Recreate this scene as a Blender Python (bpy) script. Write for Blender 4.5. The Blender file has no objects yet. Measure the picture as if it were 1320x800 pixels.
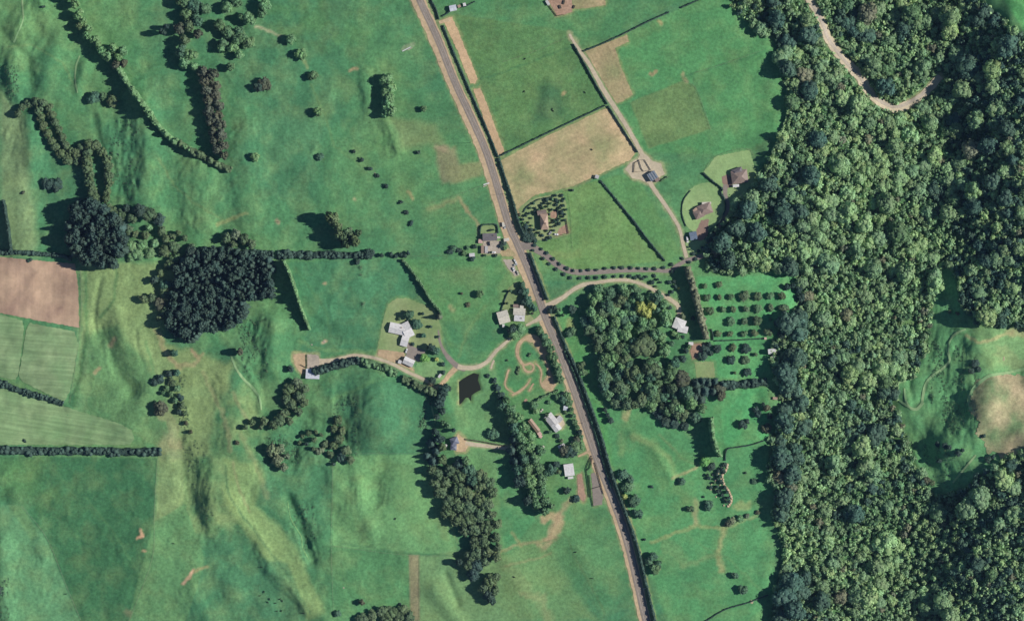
import bpy, bmesh, math, random
import numpy as np
from mathutils import Vector, Matrix
from mathutils.geometry import delaunay_2d_cdt
random.seed(7); RNG = np.random.default_rng(11)
SC = bpy.context.scene
COL = SC.collection
S = 0.8            # metres per photo pixel on the z = 0 plane
HC = 3000.0        # height of the aircraft
HAZE = 1.0e-5      # density of the air

# ------------------------------------------------------------------ camera, sky, sun, exposure
cam_d = bpy.data.cameras.new('camera'); cam = bpy.data.objects.new('camera', cam_d); COL.objects.link(cam)
cam.location = (0, 0, HC); cam.rotation_euler = (0, 0, 0)
cam_d.sensor_fit = 'HORIZONTAL'; cam_d.angle = 2 * math.atan(660 * S / HC)
cam_d.clip_start = 10; cam_d.clip_end = 40000
SC.camera = cam
SUN_EL, SUN_AZ = math.radians(37), math.radians(3)      # sun stands to the right (east), a hair above
SC.world = bpy.data.worlds.new('World'); SC.world.use_nodes = True
nt = SC.world.node_tree; bg = nt.nodes['Background']
sky = nt.nodes.new('ShaderNodeTexSky'); sky.sky_type = 'NISHITA'; sky.sun_disc = False
sky.sun_elevation = SUN_EL; sky.sun_rotation = math.radians(90) - SUN_AZ
sky.air_density = 1.0; sky.dust_density = 0.0; sky.ozone_density = 4.0
nt.links.new(sky.outputs[0], bg.inputs[0]); bg.inputs[1].default_value = 0.05
sd = bpy.data.lights.new('sun', 'SUN'); sd.energy = 4.4; sd.angle = math.radians(0.5); sd.color = (1.0, 0.96, 0.90)
so = bpy.data.objects.new('sun', sd); COL.objects.link(so)
so.rotation_euler = Vector((math.cos(SUN_EL) * math.cos(SUN_AZ), math.cos(SUN_EL) * math.sin(SUN_AZ), math.sin(SUN_EL))).to_track_quat('Z', 'Y').to_euler()
SC.view_settings.view_transform = 'Standard'; SC.view_settings.look = 'None'
SC.view_settings.exposure = 0.10; SC.view_settings.gamma = 1.0

# ------------------------------------------------------------------ small helpers
def lin(r, g, b):
    f = lambda c: (c / 255 / 12.92) if c / 255 <= 0.04045 else ((c / 255 + 0.055) / 1.055) ** 2.4
    return np.array([f(r), f(g), f(b)])
_tab = RNG.random((256, 256)).astype(np.float32)
def vn(x, y, seed=0):
    x = np.asarray(x, np.float32) + seed * 37.7; y = np.asarray(y, np.float32) + seed * 91.3
    xi = np.floor(x).astype(int); yi = np.floor(y).astype(int); fx = x - xi; fy = y - yi
    fx = fx * fx * (3 - 2 * fx); fy = fy * fy * (3 - 2 * fy)
    a = _tab[yi & 255, xi & 255]; b = _tab[yi & 255, (xi + 1) & 255]; c = _tab[(yi + 1) & 255, xi & 255]; d = _tab[(yi + 1) & 255, (xi + 1) & 255]
    return (a * (1 - fx) + b * fx) * (1 - fy) + (c * (1 - fx) + d * fx) * fy
def fbm(x, y, sc, seed=0, o=4, g=0.5):
    s = 0; a = 1; t = 0
    for k in range(o):
        s = s + a * vn(x / sc, y / sc, seed + k * 5); t += a; a *= g; sc /= 2.03
    return s / t
def sstep(a, b, x):
    t = np.clip((x - a) / (b - a), 0, 1); return t * t * (3 - 2 * t)
U0, V0, UW, VW = -100, -100, 1520, 1000
GU, GV = np.meshgrid(np.arange(UW, dtype=np.float32) + U0, np.arange(VW, dtype=np.float32) + V0)
def seg_dist(u, v, pl):
    d = np.full(np.shape(u), 1e9, np.float32)
    for (x0, y0), (x1, y1) in zip(pl[:-1], pl[1:]):
        dx, dy = x1 - x0, y1 - y0; L = dx * dx + dy * dy + 1e-9
        t = np.clip(((u - x0) * dx + (v - y0) * dy) / L, 0, 1)
        d = np.minimum(d, np.hypot(u - x0 - t * dx, v - y0 - t * dy))
    return d
def inside(u, v, poly):
    r = np.zeros(np.shape(u), bool); n = len(poly)
    for i in range(n):
        x0, y0 = poly[i]; x1, y1 = poly[(i + 1) % n]
        if y0 == y1: continue
        c = (y0 > v) != (y1 > v)
        r ^= c & (u < (x1 - x0) * (v - y0) / (y1 - y0) + x0)
    return r
def win(pts, pad):
    xs = [p[0] for p in pts]; ys = [p[1] for p in pts]
    a = max(0, int(min(xs) - pad - U0)); b = min(UW, int(max(xs) + pad - U0) + 2)
    c = max(0, int(min(ys) - pad - V0)); d = min(VW, int(max(ys) + pad - V0) + 2)
    return slice(c, d), slice(a, b)
def pmask(poly, soft, wob=0.0):
    w = win(poly, soft + wob + 2); u, v = GU[w], GV[w]
    if wob: u = u + (fbm(u, v, 14, 3, 2) - .5) * 2 * wob; v = v + (fbm(v, u, 14, 8, 2) - .5) * 2 * wob
    d = seg_dist(u, v, list(poly) + [poly[0]]); d = np.where(inside(u, v, poly), d, -d)
    return w, sstep(-soft, soft, d)

# ------------------------------------------------------------------ terrain heights (metres)
HT = np.zeros((VW, UW), np.float32)
west = 1 - sstep(430, 640, GU + 0.25 * (GV - 400) * 0)
HT += (fbm(GU, GV, 230, 1, 4) - .5) * (5 + 12 * west)
HT += (fbm(GU, GV, 60, 20, 3) - .5) * (0.4 + 2.4 * west)
HT += (1 - np.abs(fbm(GU + 12 * fbm(GV, GU, 30, 71, 2), GV, 38, 70, 4, .55) - .5) * 4) * (.1 + 1.15 * west)
VAL = [(1170, -100), (1215, 60), (1222, 150), (1216, 300), (1190, 360), (1196, 420), (1168, 500), (1166, 560), (1185, 640), (1178, 700), (1190, 800), (1195, 900)]
vy = np.array([p[1] for p in VAL]); vx = np.array([p[0] for p in VAL])
dv = GU - np.interp(GV, vy, vx)
va = 38 - 34 * np.exp(-((GV - 455) / 105) ** 2)
HT += va * (dv > 0) * (sstep(-10, 120, dv) - sstep(-10, 120, np.zeros_like(dv)))
HT += np.where(dv < 0, 24 * sstep(0, 230, -dv), 0)
HT += (fbm(GU, GV, 45, 31, 3) - .5) * 14 * sstep(930, 1010, GU)
def ridge(pl, s, a):
    w = win(pl, s * 3); d = seg_dist(GU[w], GV[w], pl); HT[w] += a * np.exp(-(d / s) ** 2)
for r in [
    ([(183, 130), (190, 200), (186, 262)], 20, 8), ([(232, 560), (240, 630), (262, 685), (290, 730)], 10, -3.0),
    ([(370, 640), (384, 668), (393, 695), (402, 722)], 7, -5.5), ([(350, 415), (352, 475)], 16, 8), ([(330, 350), (348, 395)], 10, -2),
    ([(482, 512), (488, 560)], 30, 12), ([(575, 500), (585, 550)], 22, 5), ([(300, 470), (302, 560), (288, 650)], 26, 6.5),
    ([(128, 425), (146, 470), (168, 505)], 10, -4), ([(150, 400), (158, 440)], 10, 3), ([(38, 150), (40, 210)], 11, 4), ([(30, 330), (32, 200)], 14, 2),
    ([(470, 96), (476, 140)], 8, 2.6), ([(496, 155), (515, 195)], 6, 2.2), ([(318, 175), (322, 280)], 22, 5), ([(255, 220), (260, 290)], 22, 5),
    ([(1266, 440), (1266, 530)], 27, 9), ([(1235, 372), (1238, 402)], 9, 4), ([(1300, 520), (1340, 520)], 9, -3), ([(1300, 545), (1330, 570)], 14, 4),
    ([(30, 20), (14, 100)], 15, 5), ([(78, 40), (60, 100), (55, 130)], 16, 4), ([(108, 85), (100, 118)], 7, 3.5), ([(45, -20), (60, 30)], 10, 3),
    ([(12, 90), (22, 130)], 9, 3), ([(290, 640), (330, 690), (352, 740), (420, 800)], 10, 3), ([(270, 600), (268, 690), (300, 760)], 14, 3.5),
    ([(378, 660), (345, 640), (330, 600)], 20, 4), ([(455, 590), (466, 650), (480, 690)], 10, 2.8), ([(495, 590), (478, 640)], 16, -3), ([(560, 760), (590, 800)], 10, 3), ([(575, 740), (590, 780)], 5, -2),
    ([(300, 455), (322, 480), (335, 510), (336, 530)], 4, 1.6), ([(20, 640), (48, 680), (60, 720)], 10, 2.5), ([(0, 700), (10, 790)], 14, 4), ([(250, 760), (270, 800)], 18, 4),
    ([(395, 535), (385, 565), (370, 590)], 12, -4), ([(420, 500), (400, 520)], 14, 2.5), ([(655, 720), (690, 800)], 20, 2.4), ([(165, 560), (190, 500), (175, 440)], 14, 2.5),
    ([(129, 360), (124, 385), (121, 412), (124, 430)], 3, -1.4), ([(135, 440), (137, 462), (142, 480)], 3, 1.5), ([(175, 425), (176, 445), (184, 470)], 3, -1), ([(345, 735), (368, 745), (382, 765), (395, 790)], 4, 1.5), ([(90, 515), (103, 480), (106, 430)], 4, -1),
    ([(430, 560), (405, 640), (430, 660)], 14, -2), ([(0, 40), (35, 75), (40, 110)], 6, -2), ([(120, 150), (128, 180), (145, 210)], 5, -1.6), ([(205, 330), (195, 300)], 8, -2),
    ([(740, 700), (775, 760)], 14, 1.5), ([(708, 105), (703, 145)], 8, 1.2), ([(905, 605), (925, 650)], 14, -2), ([(815, 560), (845, 580), (865, 615)], 7, 1.6),
    ([(1196, 512), (1178, 520), (1172, 500), (1172, 488)], 4, -2), ([(690, 640), (700, 610)], 16, -2)]:
    ridge(*r)
def terr(poly, amp, wl, ang=0, seed=0, soft=10):     # sheep-track ripples on steep slopes
    w, m = pmask(poly, soft, 6); u, v = GU[w], GV[w]
    a = math.radians(ang); p = u * math.cos(a) + v * math.sin(a); q = -u * math.sin(a) + v * math.cos(a)
    HT[w] += m * amp * 1.35 * (fbm(p, q / 2.7, wl, 40 + seed, 3, .62) - .5) * 2
for t in [
    ([(142, 150), (182, 150), (186, 200), (180, 262), (148, 262), (138, 200)], 1.5, 6, 0, 1), ([(0, 20), (40, 0), (70, 40), (40, 130), (0, 130)], 1.0, 7, 35, 2),
    ([(305, 410), (345, 410), (346, 490), (312, 490)], 1.6, 6, 15, 3), ([(425, 495), (470, 500), (465, 590), (430, 590)], 1.0, 6, 0, 4),
    ([(365, 645), (410, 645), (415, 725), (385, 725)], 1.4, 5, -20, 5), ([(1190, 430), (1262, 430), (1262, 560), (1225, 565), (1190, 520)], 1.05, 5, 8, 6),
    ([(1155, 540), (1260, 560), (1230, 640), (1180, 640)], 0.9, 7, -30, 7), ([(215, 200), (310, 200), (310, 300), (230, 300)], 0.8, 9, 0, 8),
    ([(480, 155), (500, 155), (520, 205), (500, 205)], 1.0, 4, -15, 9), ([(228, 560), (268, 570), (300, 720), (250, 700)], 0.8, 6, 0, 10),
    ([(0, 70), (25, 70), (30, 200), (0, 200)], .7, 6, 20, 11), ([(330, 560), (450, 530), (450, 600), (330, 610)], 1.1, 6, 20, 12), ([(540, 500), (566, 500), (560, 560), (535, 560)], .8, 5, 0, 13),
    ([(1262, 490), (1400, 490), (1400, 590), (1262, 580)], .6, 9, 40, 14)]:
    terr(*t)
# pond basin: flat, sunk
POND = [(592, 492), (597, 488), (604, 484), (611, 480.5), (617.5, 482), (616, 490), (619, 497), (620, 502), (614, 505), (611, 507), (608, 509), (607.5, 517), (604, 512), (600, 512.5), (596, 518), (592.5, 521.5), (592.5, 505)]
dp = np.hypot(GU - 604, GV - 500); fl = 1 - sstep(20, 45, dp); PH = float(HT[500 - V0, 604 - U0]); HT = HT * (1 - fl) + PH * fl
w, m = pmask([(604 + (x - 604) * 1.06, 500 + (y - 500) * 1.05) for x, y in POND], 2.2); HT[w] -= 1.6 * m
gy_, gx_ = np.gradient(HT, S); sl = np.hypot(gx_, gy_); tm = sstep(.10, .30, sl) * sstep(.40, .6, fbm(GU, GV, 35, 83, 3)) * np.where(GU < 930, west, sstep(1160, 1190, GU) * (GV > 360) * (GV < 650))
HT += (tm * .24 * np.sin(2 * math.pi * (HT + 3.0 * fbm(GU, GV, 25, 88, 3)) / 1.7)).astype(np.float32)
HT += (fbm(GU, GV, 9, 93, 3, .6) - .5) * sstep(.10, .28, sl) * 1.8 * np.where(GU < 930, west, 0)
SLOPE = sl
def bil(A, u, v):
    x = np.clip(np.asarray(u, float) - U0, 0, UW - 1.001); y = np.clip(np.asarray(v, float) - V0, 0, VW - 1.001)
    i = x.astype(int); j = y.astype(int); fx = x - i; fy = y - j
    if A.ndim == 3: fx = fx[..., None]; fy = fy[..., None]
    return (A[j, i] * (1 - fx) + A[j, i + 1] * fx) * (1 - fy) + (A[j + 1, i] * (1 - fx) + A[j + 1, i + 1] * fx) * fy
def pos(u, v, dz=0.0):
    u = np.asarray(u, float); v = np.asarray(v, float); z = bil(HT, u, v) + dz
    k = (HC - z) / HC * S
    return np.stack([(u - 660) * k, (400 - v) * k, z + 0 * u], -1)

# ------------------------------------------------------------------ grass colour map (base colour of the pastures)
K = 1.06
def c8(r, g, b): return lin(r, g, b) * K * np.array([1.04, 1.0, .92])
CM = np.empty((VW, UW, 3), np.float32); CM[:] = c8(80, 134, 92)
n1 = fbm(GU, GV, 120, 50, 4); n2 = fbm(GU, GV, 40, 60, 4)
def blend(mask, col, w=None):
    t = CM if w is None else CM[w]
    t += (np.asarray(col, np.float32) - t) * mask[..., None]
def paint(poly, col, soft=1.2, k=1.0, wob=0.0, nz=0):
    w, m = pmask(poly, soft, wob); m = m * k
    if nz: m = m * sstep(.5 - nz, .5 + nz, fbm(GU[w], GV[w], 22, int(poly[0][0]) % 97, 4))
    blend(m, c8(*col), w)
def stroke(pl, wd, col, soft=2.0, k=1.0, nz=0):
    w = win(pl, wd * 2 + soft + 3); q = 1.2 + wd * .7; u = GU[w] + (fbm(GU[w], GV[w], 7, 5, 3) - .5) * 2 * q; v = GV[w] + (fbm(GV[w], GU[w], 7, 9, 3) - .5) * 2 * q; d = seg_dist(u, v, pl); m = (1 - sstep(wd - soft, wd + soft, d)) * k
    if nz: m = m * sstep(.5 - nz, .5 + nz, fbm(GU[w], GV[w], 9, int(pl[0][0]) % 97, 3))
    blend(m, c8(*col), w)
blend(sstep(.45, .75, n1) * .6, c8(104, 150, 98)); blend(sstep(.5, .72, n2) * .35 * west, c8(112, 148, 100))
blend((1 - sstep(.28, .45, n1)) * .45, c8(66, 122, 92))
P = paint
P([(0, 120), (30, 150), (50, 330), (0, 330)], (128, 152, 110), 8, .8, 4)
P([(103, 335), (235, 345), (205, 440), (300, 470), (260, 590), (170, 560), (98, 500)], (134, 160, 108), 6, .9, 5)
P([(230, 450), (310, 470), (345, 560), (300, 700), (235, 690)], (136, 160, 108), 8, .85, 6, .3)
P([(110, 430), (150, 420), (215, 500), (230, 580), (160, 555), (120, 520), (88, 518)], (78, 130, 88), 6, .7, 4)
P([(0, 588), (203, 590), (197, 700), (165, 800), (105, 800), (60, 692), (30, 650), (0, 645)], (66, 117, 80), 1.2)
P([(0, 590), (60, 590), (40, 640), (0, 640)], (96, 140, 88), 12, .6, 5)
P([(0, 650), (22, 650), (58, 692), (104, 800), (0, 900)], (96, 148, 106), 1.5)
P([(10, 650), (30, 652), (50, 690), (40, 695)], (112, 156, 106), 3, .8)
P([(204, 590), (236, 590), (238, 640), (225, 670), (199, 672)], (128, 154, 106), 3, .9, 2)
P([(198, 672), (238, 650), (265, 720), (240, 800), (165, 800)], (100, 148, 100), 1.5, .9, 1)
P([(262, 690), (300, 700), (340, 720), (400, 800), (300, 800), (270, 760)], (76, 128, 92), 8, .8, 5)
P([(290, 590), (345, 600), (330, 650), (380, 700), (420, 790), (395, 800), (350, 730), (290, 650)], (134, 164, 108), 5, .85, 4)
P([(330, 720), (372, 725), (396, 800), (320, 800)], (74, 126, 92), 3, .7, 2)
P([(330, 590), (428, 590), (425, 700), (370, 650)], (76, 130, 92), 5, .8, 4)
P([(429, 587), (555, 585), (580, 650), (590, 715), (429, 705)], (108, 158, 106), 1.5, .9)
P([(429, 705), (529, 714), (528, 800), (440, 800)], (86, 140, 94), 2, .9)
P([(541, 716), (650, 705), (690, 800), (541, 800)], (118, 154, 106), 2, .8, 2)
P([(527, 714), (540, 715), (541, 800), (529, 800)], (146, 140, 112), 1.5, .9)
P([(455, 500), (500, 490), (560, 510), (556, 583), (425, 584), (440, 540)], (74, 128, 92), 2, .9, 1)
P([(368, 338), (516, 334), (562, 400), (500, 388), (484, 454), (384, 456), (398, 425)], (74, 130, 94), 1.5, .9)
P([(520, 334), (655, 334), (690, 400), (650, 435), (620, 468), (586, 468), (570, 420), (568, 405)], (88, 142, 92), 1.5, .9)
P([(535, 350), (620, 340), (640, 370), (580, 380), (585, 400), (565, 395)], (122, 146, 100), 8, .55, 5, .3)
P([(572, 415), (655, 415), (640, 450), (590, 468)], (70, 128, 92), 7, .6, 3)
P([(470, 170), (560, 150), (640, 240), (560, 300), (510, 250)], (100, 148, 96), 12, .6, 8, .3)
P([(500, 150), (560, 160), (570, 185), (520, 190)], (134, 150, 104), 7, .6, 4)
P([(560, 190), (588, 190), (596, 232), (570, 236)], (140, 138, 108), 4, .85, 3); P([(572, 215), (622, 208), (622, 226), (580, 238)], (138, 142, 104), 3, .85, 2)
P([(584, 18), (732, 40), (782, 134), (652, 200)], (90, 132, 84), 1.2, .95); P([(600, 60), (720, 60), (740, 110), (640, 180)], (104, 144, 90), 12, .6, 6, .3)
P([(695, 108), (722, 105), (730, 150), (690, 160)], (58, 102, 76), 10, .6, 5)
P([(755, 68), (900, 0), (945, 0), (1005, 60), (1015, 160), (960, 200), (826, 196)], (86, 146, 94), 1.2, .9)
P([(812, 132), (880, 104), (896, 112), (916, 166), (836, 192)], (108, 138, 90), 1.2, .95, 1)
P([(590, 0), (880, 0), (752, 64), (733, 40), (600, 18)], (80, 134, 88), 1.2, .7)
P([(686, 258), (770, 232), (856, 336), (740, 350), (700, 340)], (110, 150, 92), 1.2, .95, 1); P([(776, 230), (818, 222), (878, 325), (860, 338)], (94, 144, 90), 1.5, .8, 1)
P([(700, 362), (735, 362), (752, 370), (706, 392)], (70, 126, 90), 2, .8)
P([(780, 520), (990, 500), (1000, 800), (860, 800), (770, 560)], (86, 148, 98), 3, .9)
P([(898, 356), (1024, 354), (1030, 470), (990, 488), (905, 488)], (88, 160, 104), 2, .9); P([(925, 500), (990, 500), (990, 570), (935, 575)], (84, 158, 102), 2, .9)
P([(717, 400), (745, 400), (775, 500), (790, 600), (770, 560)], (86, 152, 92), 3, .8)
P([(570, 470), (640, 470), (665, 570), (650, 720), (600, 600)], (106, 152, 102), 4, .8, 2)
P([(630, 440), (665, 430), (725, 500), (690, 520), (650, 520)], (82, 140, 90), 3, .8); P([(650, 510), (740, 500), (770, 600), (760, 650), (700, 660), (680, 560)], (94, 144, 94), 4, .8, 2)
P([(640, 590), (665, 590), (690, 670), (650, 720)], (82, 148, 100), 3, .7)
P([(648, 720), (700, 690), (770, 800), (650, 800)], (112, 150, 100), 8, .7, 5)
P([(640, 370), (668, 330), (700, 400), (660, 440)], (120, 154, 100), 3, .6)
P([(1150, 340), (1400, 400), (1400, 600), (1240, 660), (1190, 650)], (98, 156, 106), 5, .9); P([(1250, 400), (1400, 410), (1400, 470), (1270, 480)], (122, 158, 108), 10, .8, 6)
P([(1255, -60), (1420, -60), (1420, 60), (1320, 40)], (90, 158, 98), 2)
# the forest floor under the trees
FOREST = [(938, -90), (944, 8), (962, 26), (980, 40), (1000, 52), (1002, 78), (1012, 104), (1018, 130), (1014, 160), (1000, 192), (976, 226), (962, 246), (944, 266), (930, 288), (912, 305), (908, 345), (925, 352), (1018, 350), (1034, 362), (1036, 392), (1018, 404), (1010, 428), (996, 446), (992, 470), (1004, 500), (1010, 530), (996, 562), (988, 600), (1002, 640), (994, 662), (1006, 690), (1010, 720), (1000, 752), (994, 800), (990, 890), (1410, 890), (1410, -90)]
CLEAR = [(1208, 342), (1228, 342), (1232, 365), (1240, 398), (1255, 414), (1275, 424), (1300, 420), (1330, 428), (1410, 440), (1410, 575), (1325, 578), (1296, 588), (1276, 606), (1256, 612), (1245, 628), (1225, 634), (1206, 640), (1194, 624), (1178, 590), (1164, 548), (1155, 500), (1180, 482), (1196, 452), (1202, 400)]
CORNER = [(1262, -95), (1264, 0), (1290, 22), (1318, 45), (1345, 70), (1420, 90), (1420, -95)]
w, m = pmask(FOREST, 2, 2); mf = np.zeros((VW, UW), np.float32); mf[w] = m
for q in (CLEAR, CORNER):
    w, m = pmask(q, 2, 2); mf[w] *= 1 - m
blend(mf * .9, c8(76, 112, 70))
for pl, wd, col, k in [
    ([(520, 63), (532, 58)], 2.5, (200, 196, 175), .3), ([(545, 600), (600, 640)], 3, (90, 150, 100), .2), ([(205, 430), (215, 455), (232, 475)], 2.5, (172, 164, 124), .7),
    ([(300, 505), (312, 530), (325, 550)], 2, (150, 150, 112), .5), ([(180, 682), (184, 690), (177, 694)], 1.8, (210, 170, 140), .95), ([(184, 710), (187, 711)], 1.6, (200, 165, 135), .9),
    ([(237, 750), (244, 742), (248, 735)], 2.0, (215, 178, 150), .95), ([(250, 737), (266, 730)], 2.0, (165, 155, 115), .7), ([(163, 788), (168, 790)], 3, (150, 145, 115), .6),
    ([(205, 530), (222, 545), (226, 575)], 7, (150, 150, 112), .55), ([(148, 438), (143, 446)], 3, (160, 145, 118), .8), ([(122, 480), (128, 474)], 2.5, (165, 155, 120), .8),
    ([(280, 290), (318, 275)], 2.5, (150, 160, 110), .7), ([(247, 452), (256, 462)], 2, (175, 150, 125), .8), ([(330, 35), (345, 40), (362, 47)], 1.6, (180, 176, 150), .9),
    ([(392, 78), (396, 88)], 2, (150, 165, 115), .7), ([(452, 90), (461, 89)], 2, (180, 160, 125), .8), ([(526, 248), (532, 257)], 2, (165, 158, 115), .8),
    ([(592, 254), (603, 272), (615, 288), (618, 305)], 1.8, (165, 150, 115), .8), ([(554, 270), (575, 262), (592, 256)], 3.5, (138, 145, 105), .7), ([(565, 188), (575, 192)], 4, (165, 150, 125), .7),
    ([(692, 700), (700, 704)], 3.5, (165, 150, 120), .7), ([(705, 698), (712, 680), (720, 662), (735, 645)], 4, (160, 150, 120), .75), ([(700, 668), (722, 664), (716, 690), (705, 697)], 5, (185, 160, 130), .75), ([(640, 712), (665, 702), (700, 696)], 2, (160, 150, 115), .6),
    ([(660, 685), (672, 704)], 1.6, (160, 160, 115), .6), ([(672, 765), (700, 770), (705, 800)], 4, (155, 152, 112), .45), ([(655, 730), (690, 770), (710, 800)], 7, (126, 150, 104), .5),
    ([(816, 562), (842, 572), (862, 590), (870, 612)], 4, (130, 155, 105), .65), ([(800, 560), (802, 585)], 4, (120, 156, 104), .6), ([(867, 616), (885, 608), (898, 603)], 2, (180, 165, 128), .85),
    ([(895, 645), (898, 675)], 3.2, (170, 165, 125), .8), ([(840, 698), (898, 677), (935, 680)], 2.2, (150, 160, 110), .65), ([(933, 682), (926, 710), (930, 735)], 3, (160, 160, 115), .75), ([(880, 730), (925, 715)], 3, (130, 152, 105), .5),
    ([(950, 652), (965, 650)], 5, (150, 160, 110), .6), ([(935, 680), (975, 665)], 2, (150, 165, 115), .6), ([(870, 630), (895, 650)], 6, (125, 150, 102), .4), ([(857, 700), (880, 720)], 8, (125, 155, 105), .4),
    ([(840, 97), (845, 92)], 2.5, (165, 145, 112), .8), ([(851, 32), (849, 27)], 2.5, (170, 155, 115), .8), ([(727, 121), (728, 119)], 2.5, (185, 165, 125), .8), ([(880, 95), (884, 106)], 2.5, (160, 150, 115), .7),
    ([(735, 45), (742, 52)], 3, (165, 165, 128), .6), ([(690, 320), (697, 330), (745, 328)], 5, (140, 155, 100), .35), ([(905, 590), (945, 655)], 5, (150, 145, 112), .0001),
    ([(735, 415), (737, 425)], 5, (165, 160, 110), .6), ([(805, 538), (812, 522)], 4, (180, 165, 125), .6), ([(416, 441), (419, 439)], 2.2, (205, 180, 155), .9), ([(358, 284), (360, 286)], 2.5, (170, 150, 125), .7),
    ([(417, 366), (419, 366)], 1.8, (190, 165, 135), .8), ([(457, 257), (458, 258)], 1.8, (165, 160, 125), .8), ([(580, 395), (583, 398)], 3, (165, 155, 118), .6), ([(455, 520), (464, 530)], 2, (120, 150, 100), .6), ([(457, 515), (465, 590)], 3, (100, 140, 95), .4),
    ([(455, 170), (462, 210)], 4, (120, 152, 100), .3), ([(1244, 432), (1262, 442), (1285, 436), (1306, 428)], 1.8, (172, 168, 125), .7), ([(1290, 455), (1310, 470)], 9, (140, 155, 112), .5), ([(1300, 428), (1340, 430)], 5, (165, 160, 120), .6),
    ([(555, 85), (560, 100)], 3, (96, 140, 92), .3), ([(100, 335), (103, 425), (88, 520)], 3, (84, 136, 92), .8), ([(30, 412), (22, 492)], 2, (74, 122, 82), .8), ([(560, 650), (575, 690)], 6, (128, 150, 100), .5),
    ([(600, 505), (590, 530)], 5, (120, 152, 104), .4), ([(105, 340), (105, 540)], 10, (125, 152, 108), .3), ([(310, 560), (330, 600), (345, 640)], 3, (150, 150, 110), .4), ([(425, 590), (455, 650), (470, 700)], 4, (120, 162, 108), .5)]:
    stroke(pl, wd, col, 1.3 if wd < 3 else 3.0, k)
for pl, wd, col, k in [
    ([(205, 205), (225, 240), (250, 262), (290, 285)], 1.2, (112, 142, 96), .7), ([(10, 60), (40, 58), (80, 80), (96, 110)], 1.2, (112, 146, 98), .7), ([(170, 140), (180, 180), (172, 230), (150, 262)], 1.4, (58, 100, 74), .6),
    ([(400, 110), (420, 150), (432, 190), (470, 215)], 1.2, (100, 140, 92), .7), ([(560, 30), (590, 60), (640, 85), (700, 78)], 1.0, (100, 142, 88), .7), ([(110, 640), (150, 690), (180, 740), (170, 800)], 1.0, (90, 134, 88), .6),
    ([(290, 600), (296, 640), (310, 660), (340, 700), (370, 740), (400, 790)], 1.4, (70, 112, 80), .7), ([(300, 595), (308, 630), (322, 660)], 1.3, (152, 150, 114), .6), ([(440, 700), (480, 706), (529, 713), (590, 716)], 1.0, (76, 122, 84), .8),
    ([(700, 700), (730, 690), (742, 720), (765, 760), (780, 790)], 1.2, (94, 130, 86), .7), ([(652, 728), (690, 720), (710, 712)], 1.2, (150, 152, 112), .6), ([(560, 600), (568, 640), (590, 700)], 1.4, (130, 152, 104), .5),
    ([(850, 560), (880, 590), (900, 600)], 1.2, (128, 150, 104), .6), ([(900, 700), (940, 720), (980, 760)], 1.2, (104, 148, 98), .6), ([(820, 60), (860, 70), (890, 90), (896, 112)], 1.0, (68, 118, 78), .6), ([(880, 100), (940, 82), (1000, 62)], 1.2, (66, 118, 80), .6),
    ([(600, 108), (640, 96), (690, 78), (735, 60)], 1.2, (64, 112, 76), .6), ([(735, 100), (738, 140), (700, 180)], 1.2, (108, 146, 94), .5), ([(690, 262), (720, 290), (740, 340)], 3, (120, 150, 98), .4), ([(770, 240), (800, 300), (840, 338)], 4, (112, 148, 94), .4),
    ([(625, 395), (600, 430), (592, 460)], 2, (110, 144, 94), .5), ([(380, 345), (420, 400), (430, 450)], 1.5, (84, 128, 86), .5), ([(385, 440), (420, 452), (500, 455)], 2.5, (112, 150, 98), .5), ([(350, 470), (372, 520), (420, 520), (480, 492)], 2.5, (100, 150, 98), .5),
    ([(110, 345), (112, 440), (95, 520)], 2.2, (86, 132, 86), .7), ([(150, 345), (148, 385), (128, 410)], 2.0, (84, 124, 82), .8), ([(200, 425), (210, 450), (228, 470), (250, 470), (262, 455)], 2.0, (166, 160, 122), .7), ([(262, 480), (290, 540), (298, 580)], 3, (150, 150, 112), .5), ([(188, 440), (196, 470), (205, 500)], 1.6, (94, 142, 94), .6)]:
    stroke(pl, wd, col, 1.3, k)
for pg, col, k in [([(206, 590), (232, 590), (232, 560), (206, 556)], (160, 152, 120), .5), ([(55, 660), (100, 660), (140, 740), (110, 790), (90, 740)], (78, 128, 86), .5), ([(440, 600), (500, 595), (560, 620), (580, 700), (500, 690)], (116, 164, 108), .6),
    ([(20, 600), (80, 600), (70, 660), (20, 640)], (92, 134, 84), .5), ([(330, 5), (420, 0), (500, 30), (440, 70), (350, 50)], (96, 140, 84), .45), ([(170, 200), (215, 215), (200, 260), (165, 250)], (112, 160, 100), .5), ([(840, 560), (930, 600), (900, 700), (820, 680)], (98, 150, 96), .5)]:
    P(pg, col, 9, k, 8, .22)
edge = np.minimum(np.minimum(GU - U0, U0 + UW - 1 - GU), np.minimum(GV - V0, V0 + VW - 1 - GV))
e = 1 - sstep(10, 70, edge); blend(e, c8(82, 134, 92)); HT *= (1 - e)

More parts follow.
